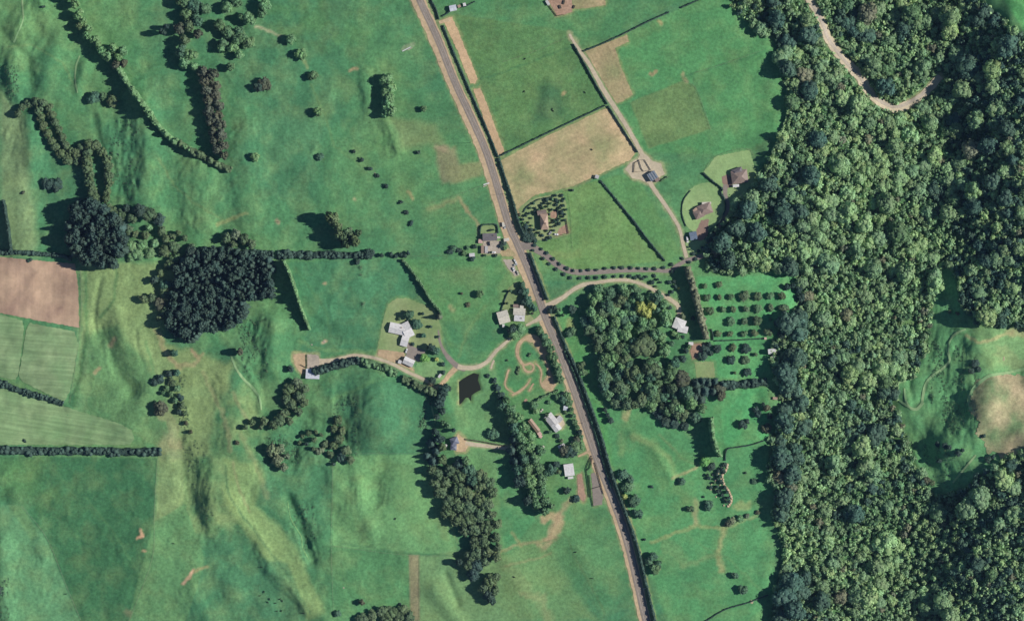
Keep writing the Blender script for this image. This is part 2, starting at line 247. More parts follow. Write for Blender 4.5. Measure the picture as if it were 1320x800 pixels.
# ------------------------------------------------------------------ materials
def mat(name):
    m = bpy.data.materials.new(name); m.use_nodes = True
    b = m.node_tree.nodes['Principled BSDF']; b.inputs['Roughness'].default_value = .85; b.inputs['Specular IOR Level'].default_value = .15
    return m, m.node_tree, b
def noise_mul(t, scale, lo, hi, detail=4, stretch=None, rot=0, lo_in=.3, hi_in=.7, seed=0):
    g = t.nodes.new('ShaderNodeNewGeometry'); mp = t.nodes.new('ShaderNodeMapping')
    mp.inputs['Location'].default_value = (seed * 13.1, seed * 7.7, 0)
    if stretch: mp.inputs['Scale'].default_value = stretch
    n = t.nodes.new('ShaderNodeTexNoise'); n.inputs['Scale'].default_value = scale; n.inputs['Detail'].default_value = detail
    vr = t.nodes.new('ShaderNodeVectorRotate'); vr.rotation_type = 'Z_AXIS'; vr.inputs['Angle'].default_value = -rot
    t.links.new(g.outputs['Position'], vr.inputs['Vector']); t.links.new(vr.outputs[0], mp.inputs[0]); t.links.new(mp.outputs[0], n.inputs['Vector'])
    r = t.nodes.new('ShaderNodeMapRange'); r.inputs[1].default_value = lo_in; r.inputs[2].default_value = hi_in
    r.inputs[3].default_value = lo; r.inputs[4].default_value = hi; t.links.new(n.outputs[0], r.inputs[0]); return r.outputs[0]
def mul(t, a, b):
    m = t.nodes.new('ShaderNodeVectorMath'); m.operation = 'MULTIPLY'; t.links.new(a, m.inputs[0]); t.links.new(b, m.inputs[1]); return m.outputs[0]
def mixc(t, f, a, b):
    m = t.nodes.new('ShaderNodeMix'); m.data_type = 'RGBA'
    t.links.new(f, m.inputs[0])
    for s, v in ((6, a), (7, b)):
        if isinstance(v, (tuple, list, np.ndarray)): m.inputs[s].default_value = (*[float(x) for x in v], 1)
        else: t.links.new(v, m.inputs[s])
    return m.outputs[2]
def bump(t, b, scale, strength, dist=.3):
    g = t.nodes.new('ShaderNodeNewGeometry'); n = t.nodes.new('ShaderNodeTexNoise'); n.inputs['Scale'].default_value = scale; n.inputs['Detail'].default_value = 5
    t.links.new(g.outputs['Position'], n.inputs['Vector']); bp = t.nodes.new('ShaderNodeBump'); bp.inputs['Strength'].default_value = strength; bp.inputs['Distance'].default_value = dist
    t.links.new(n.outputs[0], bp.inputs['Height']); t.links.new(bp.outputs[0], b.inputs['Normal'])
def grass_mat(name, attr=True, col=None, col2=None, stripes=None, fine=.16, wide=.12):
    m, t, b = mat(name)
    if attr:
        a = t.nodes.new('ShaderNodeAttribute'); a.attribute_name = 'col'; c = a.outputs['Color']
    else:
        c = mixc(t, noise_mul(t, .035, 0, 1, 6, seed=3), col, col2)
    if attr:
        c = mixc(t, noise_mul(t, .05, 0, .30, 6, seed=11, lo_in=.45, hi_in=.72), c, lin(140, 158, 100)); c = mixc(t, noise_mul(t, .03, 0, .22, 5, seed=17, lo_in=.5, hi_in=.75), c, lin(66, 122, 86))
    c = mul(t, c, noise_mul(t, .35, 1 - fine, 1 + fine, 5, seed=1))
    c = mul(t, c, noise_mul(t, .06, 1 - wide, 1 + wide, 5, seed=2))
    c = mul(t, c, noise_mul(t, 1.1, 1 - fine * .8, 1 + fine * .8, 2, seed=5))
    if stripes:
        rot, wl, amp = stripes
        c = mul(t, c, noise_mul(t, 1 / wl, 1 - amp, 1 + amp, 2, stretch=(.03, 1, 1), rot=rot, lo_in=.35, hi_in=.65))
    t.links.new(c, b.inputs['Base Color']); bump(t, b, .9, .5, .35); return m
M = {}
M['ground'] = grass_mat('pasture_grass', fine=.2, wide=.14)
def plain(name, col, rough=.8, n=.12, sc=.8, spec=.2, metal=0, bmp=None):
    m, t, b = mat(name); rgb = t.nodes.new('ShaderNodeRGB'); rgb.outputs[0].default_value = (*[float(x) for x in col], 1)
    c = mul(t, rgb.outputs[0], noise_mul(t, sc, 1 - n, 1 + n, 4)); c = mul(t, c, noise_mul(t, sc * .15, 1 - n * .7, 1 + n * .7, 4, seed=4))
    t.links.new(c, b.inputs['Base Color']); b.inputs['Roughness'].default_value = rough; b.inputs['Specular IOR Level'].default_value = spec; b.inputs['Metallic'].default_value = metal
    if bmp: bump(t, b, *bmp)
    return m
def foliage_mat():
    m, t, b = mat('foliage'); a = t.nodes.new('ShaderNodeAttribute'); a.attribute_name = 'tone'; o = t.nodes.new('ShaderNodeObjectInfo')
    c = mul(t, a.outputs['Color'], o.outputs['Color']); t.links.new(c, b.inputs['Base Color']); b.inputs['Roughness'].default_value = .7; b.inputs['Specular IOR Level'].default_value = .12
    tr = t.nodes.new('ShaderNodeBsdfTranslucent'); t.links.new(c, tr.inputs[0]); mx = t.nodes.new('ShaderNodeMixShader'); mx.inputs[0].default_value = .12
    t.links.new(b.outputs[0], mx.inputs[1]); t.links.new(tr.outputs[0], mx.inputs[2]); t.links.new(mx.outputs[0], t.nodes['Material Output'].inputs[0]); return m
M['leaf'] = foliage_mat()
M['bark'] = plain('bark', (.10, .08, .06), .9, .3, 3)
M['asphalt'] = plain('asphalt', lin(144, 133, 122), .85, .10, .5)
M['shoulder'] = plain('gravel_shoulder', lin(196, 172, 138), .9, .14, .4)
M['gravel'] = plain('gravel', lin(196, 182, 156), .9, .12, .5)
M['dirt'] = plain('bare_dirt', lin(190, 166, 132), .9, .16, .4)
M['dirt2'] = plain('red_dirt', lin(170, 140, 118), .9, .22, .5)
M['seal'] = plain('worn_seal', lin(146, 136, 126), .85, .10, .6)
M['concrete'] = plain('concrete', lin(180, 168, 152), .85, .14, .6)
M['redseal'] = plain('brick_paving', lin(150, 126, 112), .85, .12, .8)
M['verge'] = grass_mat('verge_grass', False, lin(126, 150, 98), lin(150, 160, 112))
M['verge2'] = grass_mat('lush_verge_grass', False, lin(100, 150, 96), lin(136, 170, 114))
M['track'] = grass_mat('grass_track', False, lin(130, 170, 118), lin(150, 178, 128), fine=.08)
M['lawn'] = grass_mat('lawn_grass', False, lin(138, 172, 112), lin(158, 182, 124), fine=.1)
M['lawn2'] = grass_mat('dry_lawn_grass', False, lin(128, 156, 100), lin(158, 168, 120), fine=.1)
M['dry'] = grass_mat('dry_grass', False, lin(150, 154, 108), lin(210, 182, 142), fine=.16, wide=.12, stripes=(math.radians(27), 3.5, .06))
M['dry2'] = grass_mat('dry_strip_grass', False, lin(198, 170, 132), lin(212, 180, 142), fine=.12)
M['dry3'] = grass_mat('thin_dry_grass', False, lin(142, 144, 102), lin(192, 168, 130), fine=.18, stripes=(math.radians(-65), 3, .06))
M['hill'] = grass_mat('scorched_hill_grass', False, lin(104, 128, 88), lin(190, 174, 138), fine=.2, wide=.2)
M['plough'] = grass_mat('tilled_soil', False, lin(160, 132, 114), lin(196, 168, 140), stripes=(math.radians(88), 5, .07), fine=.07)
M['mown'] = grass_mat('mown_hay_grass', False, lin(124, 156, 108), lin(146, 168, 122), stripes=(math.radians(-4), 2.6, .14), fine=.07)
M['mown2'] = grass_mat('mown_hay_grass_rows', False, lin(122, 156, 106), lin(144, 168, 120), stripes=(math.radians(-9), 2.6, .14), fine=.07)

# ------------------------------------------------------------------ mesh helpers
def mesh_obj(name, V, F, m, parent=None, smooth=False, attr=None, aname='tone', dom='POINT'):
    me = bpy.data.meshes.new(name)
    V = np.asarray(V, np.float32); 
    if isinstance(F, np.ndarray):
        n = F.shape[1]; me.vertices.add(len(V)); me.vertices.foreach_set('co', V.ravel())
        me.loops.add(F.size); me.loops.foreach_set('vertex_index', F.ravel().astype(np.int32))
        me.polygons.add(len(F)); me.polygons.foreach_set('loop_start', np.arange(0, F.size, n, dtype=np.int32))
        try: me.polygons.foreach_set('loop_total', np.full(len(F), n, np.int32))
        except Exception: pass
    else: me.from_pydata([tuple(map(float, v)) for v in V], [], F)
    me.update(calc_edges=True)
    if smooth: me.polygons.foreach_set('use_smooth', np.ones(len(me.polygons), bool))
    if attr is not None:
        a = me.attributes.new(aname, 'FLOAT_COLOR', dom); c = np.ones((len(attr), 4), np.float32); c[:, :3] = attr; a.data.foreach_set('color', c.ravel())
    me.materials.append(m); o = bpy.data.objects.new(name, me); COL.objects.link(o)
    if parent: o.parent = parent
    return o
def tag(o, label=None, cat=None, group=None, kind=None):
    if label: o['label'] = label
    if cat: o['category'] = cat
    if group: o['group'] = group
    if kind: o['kind'] = kind
    return o
def struct(o, label): return tag(o, label, None, None, 'structure')
def empty(name, loc, rz=0, label=None, cat=None, group=None):
    o = bpy.data.objects.new(name, None); COL.objects.link(o); o.location = loc; o.rotation_euler = (0, 0, rz); o.empty_display_size = .5
    return tag(o, label, cat, group)

# ------------------------------------------------------------------ draped sheets and ribbons
def smooth_path(pl, step=2.0):
    pl = [np.array(p, float) for p in pl]; out = []
    for i in range(len(pl) - 1):
        p0 = pl[max(i - 1, 0)]; p1 = pl[i]; p2 = pl[i + 1]; p3 = pl[min(i + 2, len(pl) - 1)]
        n = max(1, int(np.hypot(*(p2 - p1)) / step))
        for k in range(n):
            t = k / n
            out.append(.5 * ((2 * p1) + (p2 - p0) * t + (2 * p0 - 5 * p1 + 4 * p2 - p3) * t * t + (3 * p1 - p0 - 3 * p2 + p3) * t ** 3))
    out.append(pl[-1]); return np.array(out)
def normals2(p):
    d = np.gradient(p, axis=0); d /= np.hypot(d[:, 0], d[:, 1])[:, None] + 1e-9
    return np.stack([-d[:, 1], d[:, 0]], -1)
FRC = {'gravel': (168, 168, 132), 'bare_dirt': (160, 160, 118), 'red_dirt': (148, 142, 108), 'gravel_shoulder': (160, 160, 118), 'worn_seal': (120, 146, 100), 'verge_grass': (110, 148, 96), 'concrete': (150, 158, 118), 'dry_grass': (140, 152, 104), 'dry_strip_grass': (140, 152, 104), 'thin_dry_grass': (130, 150, 100), 'lawn_grass': (104, 148, 98), 'dry_lawn_grass': (104, 146, 96)}
def fringe(pl, half, m, k=.7):
    c = FRC.get(m.name)
    if not c: return
    w = win(pl, half + 6); q = 2.5; u = GU[w] + (fbm(GU[w], GV[w], 6, 15, 3) - .5) * 2 * q; v = GV[w] + (fbm(GV[w], GU[w], 6, 19, 3) - .5) * 2 * q
    d = seg_dist(u, v, pl); blend((1 - sstep(half - .5, half + 3, d)) * k, c8(*c), w)
def ribbon(name, label, pl, wd, m, lift, off=0.0, jit=.35, cols=4, step=2.0):
    p = smooth_path(pl, step); n = normals2(p); W = np.interp(np.linspace(0, 1, len(p)), np.linspace(0, 1, len(wd)), wd) if isinstance(wd, (list, tuple)) else np.full(len(p), wd)
    sd_ = random.random() * 50; jl = (vn(np.arange(len(p)) * .5, sd_ * np.ones(len(p)), 1) - .5) * 2 * jit; jr = (vn(np.arange(len(p)) * .5, sd_ * np.ones(len(p)), 9) - .5) * 2 * jit
    fringe([tuple(a) for a in (p + n * off)[::3]], float(np.mean(W)) / 2, m)
    rows = []
    for k in range(cols + 1):
        f = k / cols * 2 - 1; o = f * (W / 2) + off + (jr * max(f, 0) + jl * max(-f, 0))
        q = p + n * o[:, None]; rows.append(pos(q[:, 0], q[:, 1], lift))
    V = np.stack(rows, 1).reshape(-1, 3); L = len(p); c = cols + 1; ii = np.arange(L * c).reshape(L, c)
    F = np.stack([ii[:-1, :-1], ii[:-1, 1:], ii[1:, 1:], ii[1:, :-1]], -1).reshape(-1, 4)
    o = mesh_obj(name, V, F, m, smooth=True)
    if o.data.polygons[0].normal.z < 0: o.data.flip_normals()
    return struct(o, label)
def sheet(name, label, poly, m, lift, grid=3.0, jit=.4, flat=None, smoothp=False):
    if smoothp: poly = [tuple(q) for q in smooth_path(list(poly) + [poly[0]], 2.5)[:-1]]
    fringe(list(poly) + [poly[0]], 1.0, m, .8)
    b = []; jit = jit * 1.5
    for i in range(len(poly)):
        x0, y0 = poly[i]; x1, y1 = poly[(i + 1) % len(poly)]; n = max(1, int(math.hypot(x1 - x0, y1 - y0) / 2.2))
        for k in range(n):
            t = k / n; b.append((x0 + (x1 - x0) * t + (random.random() - .5) * jit * 2, y0 + (y1 - y0) * t + (random.random() - .5) * jit * 2))
    xs = np.arange(min(p[0] for p in b), max(p[0] for p in b), grid); ys = np.arange(min(p[1] for p in b), max(p[1] for p in b), grid)
    gx, gy = np.meshgrid(xs, ys); gx = gx.ravel(); gy = gy.ravel()
    k = inside(gx, gy, b) & (seg_dist(gx, gy, b + [b[0]]) > grid * .5)
    pts = b + list(zip(gx[k], gy[k])); nb = len(b)
    r = delaunay_2d_cdt([Vector((float(a), float(c))) for a, c in pts], [], [list(range(nb))], 1, 1e-4)
    uv = np.array([tuple(v) for v in r[0]]); V = pos(uv[:, 0], uv[:, 1], lift)
    if flat is not None: V[:, 2] = flat
    F = [tuple(f) for f in r[2]]
    o = mesh_obj(name, V, F, m, smooth=True); me = o.data
    if sum(p.normal.z for p in me.polygons) < 0: me.flip_normals()
    return struct(o, label)

sheet('tilled_field', 'bare brown tilled field at the left edge', [(-40, 325), (0, 331), (97, 340), (101, 372), (102, 422), (50, 413), (0, 403), (-40, 398)], M['plough'], .4)
sheet('mown_field', 'small striped mown field left of the grass strip', [(-40, 400), (0, 405), (29, 413), (31, 425), (24, 480), (20, 489), (10, 488), (-40, 475)], M['mown'], .35)
sheet('mown_field', 'rounded mown field below the tilled field', [(38, 416), (96, 427), (101, 445), (90, 505), (82, 518), (28, 491), (24, 484), (34, 425)], M['mown'], .35)
sheet('mown_field', 'long tapering mown field above the straight hedge', [(-40, 492), (0, 499), (85, 524), (155, 546), (170, 554), (173, 566), (168, 573), (-40, 573)], M['mown2'], .35)
sheet('dry_field', 'large parched tan field beside the road', [(645, 207), (700, 178), (782, 139), (800, 160), (821, 193), (813, 206), (768, 227), (738, 240), (690, 251), (676, 262), (668, 278), (655, 245)], M['dry'], .12, 4)
sheet('dry_strip', 'upper bare tan strip behind the roadside hedge', [(571, 26), (583, 22), (590, 38), (616, 102), (612, 108), (606, 108), (590, 66)], M['dry2'], .12)
sheet('dry_strip', 'lower bare tan strip behind the roadside hedge', [(610, 115), (619, 113), (624, 125), (650, 194), (646, 202), (640, 200)], M['dry2'], .12)
sheet('dry_field', 'thin dry field beside the gravel farm track', [(754, 66), (775, 58), (808, 45), (811, 54), (793, 62), (800, 85), (816, 122), (804, 130), (795, 134)], M['dry3'], .12)
sheet('stock_yard', 'trampled dirt yard at the top edge', [(704, -20), (735, -20), (738, 8), (738, 15), (724, 20), (718, 20), (706, 0)], M['dirt2'], .16)
sheet('dry_field', 'pale dry corner beside the dirt yard', [(738, -20), (781, -20), (780, 7), (755, 11), (738, 12)], M['dry3'], .12)
sheet('lawn', 'mown lawn around the grey house by the forest', [(907, 222), (922, 202), (935, 199), (966, 193), (972, 212), (980, 236), (962, 256), (942, 276), (938, 284), (936, 262), (930, 243)], M['lawn'], .14)
sheet('lawn', 'round mown lawn around the brown house', [(879, 275), (881, 260), (888, 246), (900, 238), (914, 235), (926, 241), (933, 254), (934, 272), (928, 284), (920, 292), (905, 300), (892, 297), (885, 290)], M['lawn'], .14, smoothp=True)
sheet('lawn', 'lawn strip below the brown paved yard', [(884, 312), (905, 309), (914, 309), (906, 320), (896, 328), (886, 326)], M['lawn'], .14)
sheet('lawn', 'dry lawn near the white angular house', [(500, 392), (512, 384), (525, 384), (560, 398), (568, 420), (570, 446), (545, 452), (500, 455), (487, 448), (492, 420)], M['lawn2'], .14)
sheet('lawn', 'green lawn below the white garage', [(536, 470), (548, 462), (570, 462), (575, 475), (572, 488), (560, 492), (535, 480)], M['verge2'], .13)
sheet('dirt_patch', 'bare tan ground beside the white house drive', [(488, 450), (520, 454), (524, 462), (534, 478), (510, 468), (486, 458)], M['dirt'], .16)
sheet('lawn', 'lawn around the long-roofed house by the junction', [(668, 270), (676, 262), (690, 255), (725, 248), (730, 262), (732, 285), (733, 302), (700, 310), (684, 308), (675, 290)], M['lawn2'], .14)
sheet('lawn', 'walled lawn behind the grey roofed farmhouse', [(620, 292), (626, 290), (640, 291), (641, 300), (620, 301)], M['lawn2'], .14)
sheet('lawn', 'lawn north of the two white houses', [(646, 402), (655, 372), (665, 362), (672, 375), (678, 395), (672, 400)], M['verge'], .13)
sheet('burnt_hillside', 'scorched tan hillside at the right edge', [(1258, 491), (1272, 484), (1292, 482), (1318, 484), (1370, 480), (1370, 578), (1330, 572), (1312, 586), (1290, 592), (1283, 582), (1274, 584), (1268, 568), (1258, 560), (1264, 545), (1254, 536), (1247, 528), (1252, 515)], M['hill'], .35, 3, 1.4)
sheet('concrete_yard', 'concrete yard beside the farmhouse at the bend', [(623, 310), (645, 310), (645, 318), (658, 320), (655, 325), (646, 327), (622, 327)], M['concrete'], .18)
sheet('gravel_yard', 'small stony yard with parked cars', [(648, 334), (661, 335), (668, 355), (664, 356), (655, 346)], M['concrete'], .18)
sheet('dirt_patch', 'dry oval island in the roadside yard', [(645, 324), (650, 321), (656, 320), (663, 325), (664, 330), (648, 330)], M['dry3'], .22, smoothp=True)
sheet('gravel_yard', 'pale gravel yard around the striped barn', [(806, 218), (812, 210), (822, 205), (826, 198), (832, 199), (842, 208), (852, 211), (857, 224), (846, 232), (838, 238), (826, 232), (815, 230)], M['gravel'], .18)
sheet('paved_yard', 'brown paved yard between brown house and shed', [(904, 284), (914, 282), (913, 300), (911, 308), (899, 310), (898, 296)], M['redseal'], .2)
sheet('paved_yard', 'brown paved forecourt left of the grey house', [(930, 228), (938, 224), (944, 230), (943, 240), (936, 243), (931, 236)], M['redseal'], .2)
sheet('paved_yard', 'grey paved yard between white house and garage', [(524, 440), (532, 446), (549, 452), (540, 466), (523, 460), (525, 450)], M['seal'], .2)
sheet('concrete_yard', 'pale concrete yard above the blue-white shed', [(396, 456), (410, 457), (413, 470), (410, 475), (396, 475)], M['concrete'], .2)
sheet('dirt_patch', 'bare tan ground left of the blue-white shed', [(377, 456), (394, 455), (394, 470), (393, 480), (388, 482), (380, 470)], M['dirt'], .16)
sheet('dirt_yard', 'reddish dirt yard beside the orchard', [(892, 443), (908, 442), (914, 446), (908, 460), (893, 462), (890, 452)], M['dirt2'], .18)
sheet('lawn', 'pale lawn below the reddish yard', [(895, 466), (920, 466), (922, 486), (898, 488)], M['lawn2'], .14)
sheet('driveway', 'sandy turning area beside the slate-roofed house', [(590, 558), (600, 566), (604, 574), (600, 582), (588, 582), (586, 572)], M['dirt'], .2)
sheet('dirt_patch', 'bare tan ground at the top of the race track', [(672, 438), (684, 431), (694, 434), (703, 446), (705, 456), (698, 460), (693, 450), (686, 441)], M['dirt'], .17)
sheet('dirt_patch', 'bare tan ground at the foot of the race track', [(706, 484), (712, 482), (713, 492), (718, 495), (711, 504), (704, 504), (698, 494)], M['dirt'], .17)
sheet('paved_yard', 'pale paving beside the angled house', [(716, 538), (722, 534), (728, 546), (724, 552), (716, 548)], M['gravel'], .2)
sheet('stock_yard', 'grey-green stock pen beside the road', [(762, 610), (770, 608), (778, 640), (776, 650), (765, 652)], M['seal'], .14)
sheet('dirt_patch', 'strip of bare earth right of the square white roof', [(744, 612), (750, 610), (755, 640), (752, 646), (745, 640)], M['dirt2'], .16)
sheet('garden_yard', 'red-brown garden bed behind the long-roofed house', [(722, 294), (731, 288), (733, 300), (716, 304)], M['dirt2'], .17)
sheet('garden_bed', 'round brown garden bed right of the house', [(709, 274), (713, 271), (718, 272), (719, 278), (716, 282), (710, 281)], M['dirt2'], .17)
fringe(POND + [POND[0]], 1.2, M['verge'], .9); fringe([(592, 492), (592.5, 520)], .6, M['dirt'], .8)
lw = sheet('pond_water', 'dark brown pond with a jagged shore', [(604 + (x - 604) * 1.0, 500 + (y - 500) * 1.0) for x, y in POND], M['ground'], 0, flat=PH - .35, jit=.1)
mw, t_, b_ = mat('pond_surface'); b_.inputs['Base Color'].default_value = (.026, .030, .020, 1); b_.inputs['Roughness'].default_value = .25; b_.inputs['Specular IOR Level'].default_value = .3
bump(t_, b_, 1.5, .1, .05); lw.data.materials[0] = mw

ROAD = [(505, -90), (522, -45), (541, 0), (565, 52), (586, 105), (610, 157), (630, 205), (655, 287), (665, 310), (676, 335), (686, 360), (695, 385), (703, 408), (722, 455), (741, 505), (758, 557), (773, 600), (791, 645), (808, 695), (821, 747), (833, 800), (850, 870), (858, 898)]
ribbon('road_verge', 'grass verge along the right side of the road', ROAD, [8, 8, 8, 9, 10, 10, 10, 10], M['verge'], .16, off=-8.5, jit=1.0)
ribbon('road_shoulder', 'sandy gravel shoulder along the upper road', ROAD[:12], [7, 8, 7.5, 8, 9], M['shoulder'], .20, off=7.0, jit=1.0)
ribbon('road_shoulder', 'pale grassy gravel shoulder along the lower road', ROAD[12:], [5, 5, 4.5, 4], M['shoulder'], .20, off=6.6, jit=1.0)
ribbon('road_shoulder', 'narrow sandy edge along the right of the road', ROAD, 3.6, M['shoulder'], .18, off=-4.6, jit=.7)
ribbon('road', 'two-lane grey sealed country road', ROAD, [9, 9, 9, 9.5, 10, 10, 9.5], M['asphalt'], .28, jit=.25, cols=6)
M['wear'] = plain('polished_seal', lin(160, 148, 136), .7, .12, .4)
for o_, l_ in ((-2.2, 'polished wheel path on the right lane'), (2.2, 'polished wheel path on the left lane')): ribbon('wheel_path', l_, ROAD, 1.5, M['wear'], .33, off=o_, jit=.4, cols=2)
M['paint'] = plain('worn_road_paint', (.45, .44, .42), .7, .2, 2)
pp = smooth_path(ROAD, 1.0); nn_ = normals2(pp); V = []; F = []
for i in range(0, len(pp) - 7, 9):
    for s_, a_ in ((0, -1), (6, -1), (6, 1), (0, 1)):
        q = pp[i + s_] + nn_[i + s_] * a_ * .13; V.append(pos(q[0], q[1], .36))
    F.append((len(V) - 4, len(V) - 3, len(V) - 2, len(V) - 1))
struct(mesh_obj('lane_marking', V, F, M['paint']), 'thin dashed centre line of the road')
def way(name, label, pl, wd, m, lift=.21, jit=.3): return ribbon(name, label, pl, wd, M[m], lift, 0, jit)
way('forest_road', 'winding gravel road through the forest', [(1030, -60), (1036, -20), (1046, 4), (1054, 16), (1062, 34), (1068, 50), (1082, 70), (1096, 86), (1108, 98), (1118, 114), (1130, 128), (1146, 138), (1160, 139), (1174, 133), (1190, 122), (1202, 110), (1212, 98)], [9, 11, 10, 11, 13, 11, 10, 9], 'gravel', .5, 1.0)
way('forest_road_seal', 'darker wheel path on the forest road', [(1046, 4), (1054, 16), (1062, 34), (1068, 50), (1082, 70), (1096, 86), (1108, 98), (1118, 114), (1130, 127), (1146, 136), (1160, 137), (1174, 131), (1190, 121), (1202, 109)], 4, 'concrete', .7, .3)
way('farm_track', 'pale gravel farm track to the barn', [(734, 44), (742, 58), (760, 84), (778, 116), (796, 144), (812, 170), (826, 196), (834, 212)], [3, 5, 6, 5, 6], 'gravel')
way('farm_track', 'pale gravel track from barn to tree avenue', [(833, 226), (842, 242), (856, 262), (868, 280), (876, 295), (880, 312), (885, 332)], [6, 5, 4.5, 4, 5], 'gravel')
way('driveway', 'sealed driveway between two rows of round trees', [(668, 318), (682, 317), (692, 322), (706, 331), (720, 342), (735, 349), (752, 351), (778, 350), (810, 348), (840, 348), (862, 349), (872, 343), (884, 336), (896, 333), (908, 328), (916, 316), (926, 305)], [12, 8, 8, 7, 6, 6, 5, 5, 6, 5], 'seal', .24)
way('driveway', 'narrow drive curving up to the grey house', [(908, 322), (920, 305), (928, 290), (936, 276), (938, 262), (935, 250), (935, 238)], [4, 4, 5, 5, 5, 6], 'seal', .23)
way('farm_track', 'gravel track curving past the wood', [(700, 396), (714, 390), (726, 383), (738, 374), (752, 367), (770, 364), (790, 361), (808, 361), (824, 365), (838, 371), (852, 379), (864, 386), (874, 394), (876, 408)], [8, 5, 5, 4, 4, 4, 5, 6], 'gravel', .26)
way('driveway', 'gravel drive to the pond junction', [(660, 434), (656, 438), (640, 452), (628, 466), (614, 473), (600, 474), (590, 472)], [3, 4, 4.5, 5, 6, 6], 'gravel', .23)
way('driveway', 'short gravel drive from the road to the cream houses', [(700, 407), (694, 411), (686, 415), (678, 419)], [9, 5, 3.5, 2.5], 'gravel', .23)
sheet('gravel_yard', 'gravel turning area right of the cream houses', [(677, 398), (681, 404), (688, 410), (686, 415), (676, 416), (675, 404)], M['lawn2'], .15)
way('driveway', 'gravel spur towards the pond corner', [(637, 464), (634, 470), (633, 475)][::-1], 2.5, 'gravel', .2)
way('driveway', 'worn drive climbing to the white angular house', [(600, 475), (590, 472), (580, 463), (572, 452), (567, 440), (565, 425)], [8, 7, 6, 4, 3, 2], 'seal', .22)
way('driveway', 'sandy drive branching down past the pond', [(588, 474), (580, 482), (572, 492), (562, 500), (555, 496)], [7, 6, 5, 4, 3], 'dirt', .2)
way('driveway', 'long pale drive along the trimmed hedge', [(556, 495), (545, 488), (525, 479), (508, 470), (490, 463), (470, 459), (455, 458), (440, 462), (425, 465), (411, 466)], [4, 4, 4, 4, 4, 5, 8], 'gravel', .22)
way('driveway', 'pale driveway to the slate-roofed house', [(600, 571), (615, 573), (632, 575), (648, 577), (665, 576)], [6, 5, 4, 4, 3], 'gravel', .2)
way('driveway', 'short entrance to the stock pen', [(766, 578), (756, 583), (745, 588)], [4, 3, 1.5], 'dirt', .2)
way('driveway', 'short entrance to the hedged garden', [(734, 503), (728, 506), (722, 509)], [3, 2.5, 2], 'gravel', .2)
way('driveway', 'gateway across the verge at the top', [(566, 29), (573, 27), (580, 25)], [4, 4, 6], 'shoulder', .25)
way('dirt_track', 'tan loop of the small race track', [(694, 436), (684, 433), (674, 438), (668, 446), (667, 456), (670, 464), (676, 470), (684, 468), (688, 472), (686, 478), (680, 479), (675, 474), (674, 468)], [4, 5, 4.5, 5, 4.5, 4, 3.5, 3, 2.5, 3, 2.5], 'dirt', .22)
way('dirt_track', 'thin winding line of the race track', [(690, 468), (696, 474), (698, 482), (697, 492), (701, 500), (708, 500)], [1.8, 2, 2.2, 2.2, 2, 3], 'dirt', .22)
way('dirt_track', 'right hand edge of the race track', [(699, 452), (702, 462), (706, 472), (709, 484)], [3.5, 3, 3, 4], 'dirt', .23)
way('dirt_track', 'pale diagonal ramp left of the race track', [(660, 509), (670, 504), (678, 497), (684, 488)], [3, 3, 2.5, 1.2], 'dirt', .2)
way('dirt_track', 'short dirt bar beside the diagonal ramp', [(682, 504), (685, 498), (688, 494)], 2, 'dirt', .2)
way('dirt_track', 'curved dirt edge near the pond', [(656, 476), (653, 486), (651, 495), (655, 502), (663, 506)], [2.5, 2.5, 2, 1.8, 1.5], 'dirt', .2)
way('dirt_track', 'short dirt scrape among grass left of the loop', [(679, 514), (676, 518)], 3.5, 'dirt2', .2)
way('grass_track', 'narrow bench track up the cleared hillside', [(1245, 424), (1232, 430), (1224, 440), (1222, 452), (1224, 464), (1216, 474), (1202, 484), (1194, 494), (1190, 508), (1189, 520)], [2.5, 3, 3.4, 3, 3.5, 4, 3], 'track', .5)
way('grass_track', 'hairpin bench track below the hillside', [(1190, 518), (1182, 527), (1172, 524), (1167, 512), (1166, 500)], [4, 4, 3, 3, 2], 'track', .5)
way('grass_track', 'short bench track along the forest edge', [(1172, 524), (1160, 516), (1155, 504), (1158, 494), (1168, 490)], [3, 3, 2.5, 3], 'track', .5)
way('grass_track', 'bench track round the scorched hillside', [(1252, 530), (1249, 515), (1254, 502), (1264, 492), (1276, 484), (1300, 480), (1330, 474), (1400, 468)], [4, 4, 3, 4, 4, 3], 'track', .55)
way('grass_track', 'straight grass track at the foot of the clearing', [(1258, 586), (1248, 598), (1238, 610), (1228, 622)], 2.5, 'track', .5)
way('grass_track', 'pale track down the gully slope', [(298, 458), (304, 474), (314, 488), (326, 500), (334, 512), (337, 528)], [2.5, 3, 3, 3.5, 2.5], 'track', .3)
way('grass_track', 'pale bench track on the left hill', [(103, 72), (98, 86), (97, 105), (100, 120)], 2, 'track', .3)
way('grass_track', 'pale track running in from the top edge', [(29, -30), (29, 5), (30, 25), (22, 45), (18, 55)], 2.2, 'track', .3)
way('grass_track', 'thin track in the lower gully', [(371, 645), (375, 668), (388, 690), (390, 705), (398, 720)], 1.0, 'verge2', .3)
way('cultivated_bank', 'bright grass bank left of the short hedge', [(699, 369), (703, 380), (705, 386)], 2, 'track', .2)
way('ditch_bank', 'bright grassy ditch beside the pond trees', [(556, 523), (559, 535), (561, 545)], 2, 'track', .2)
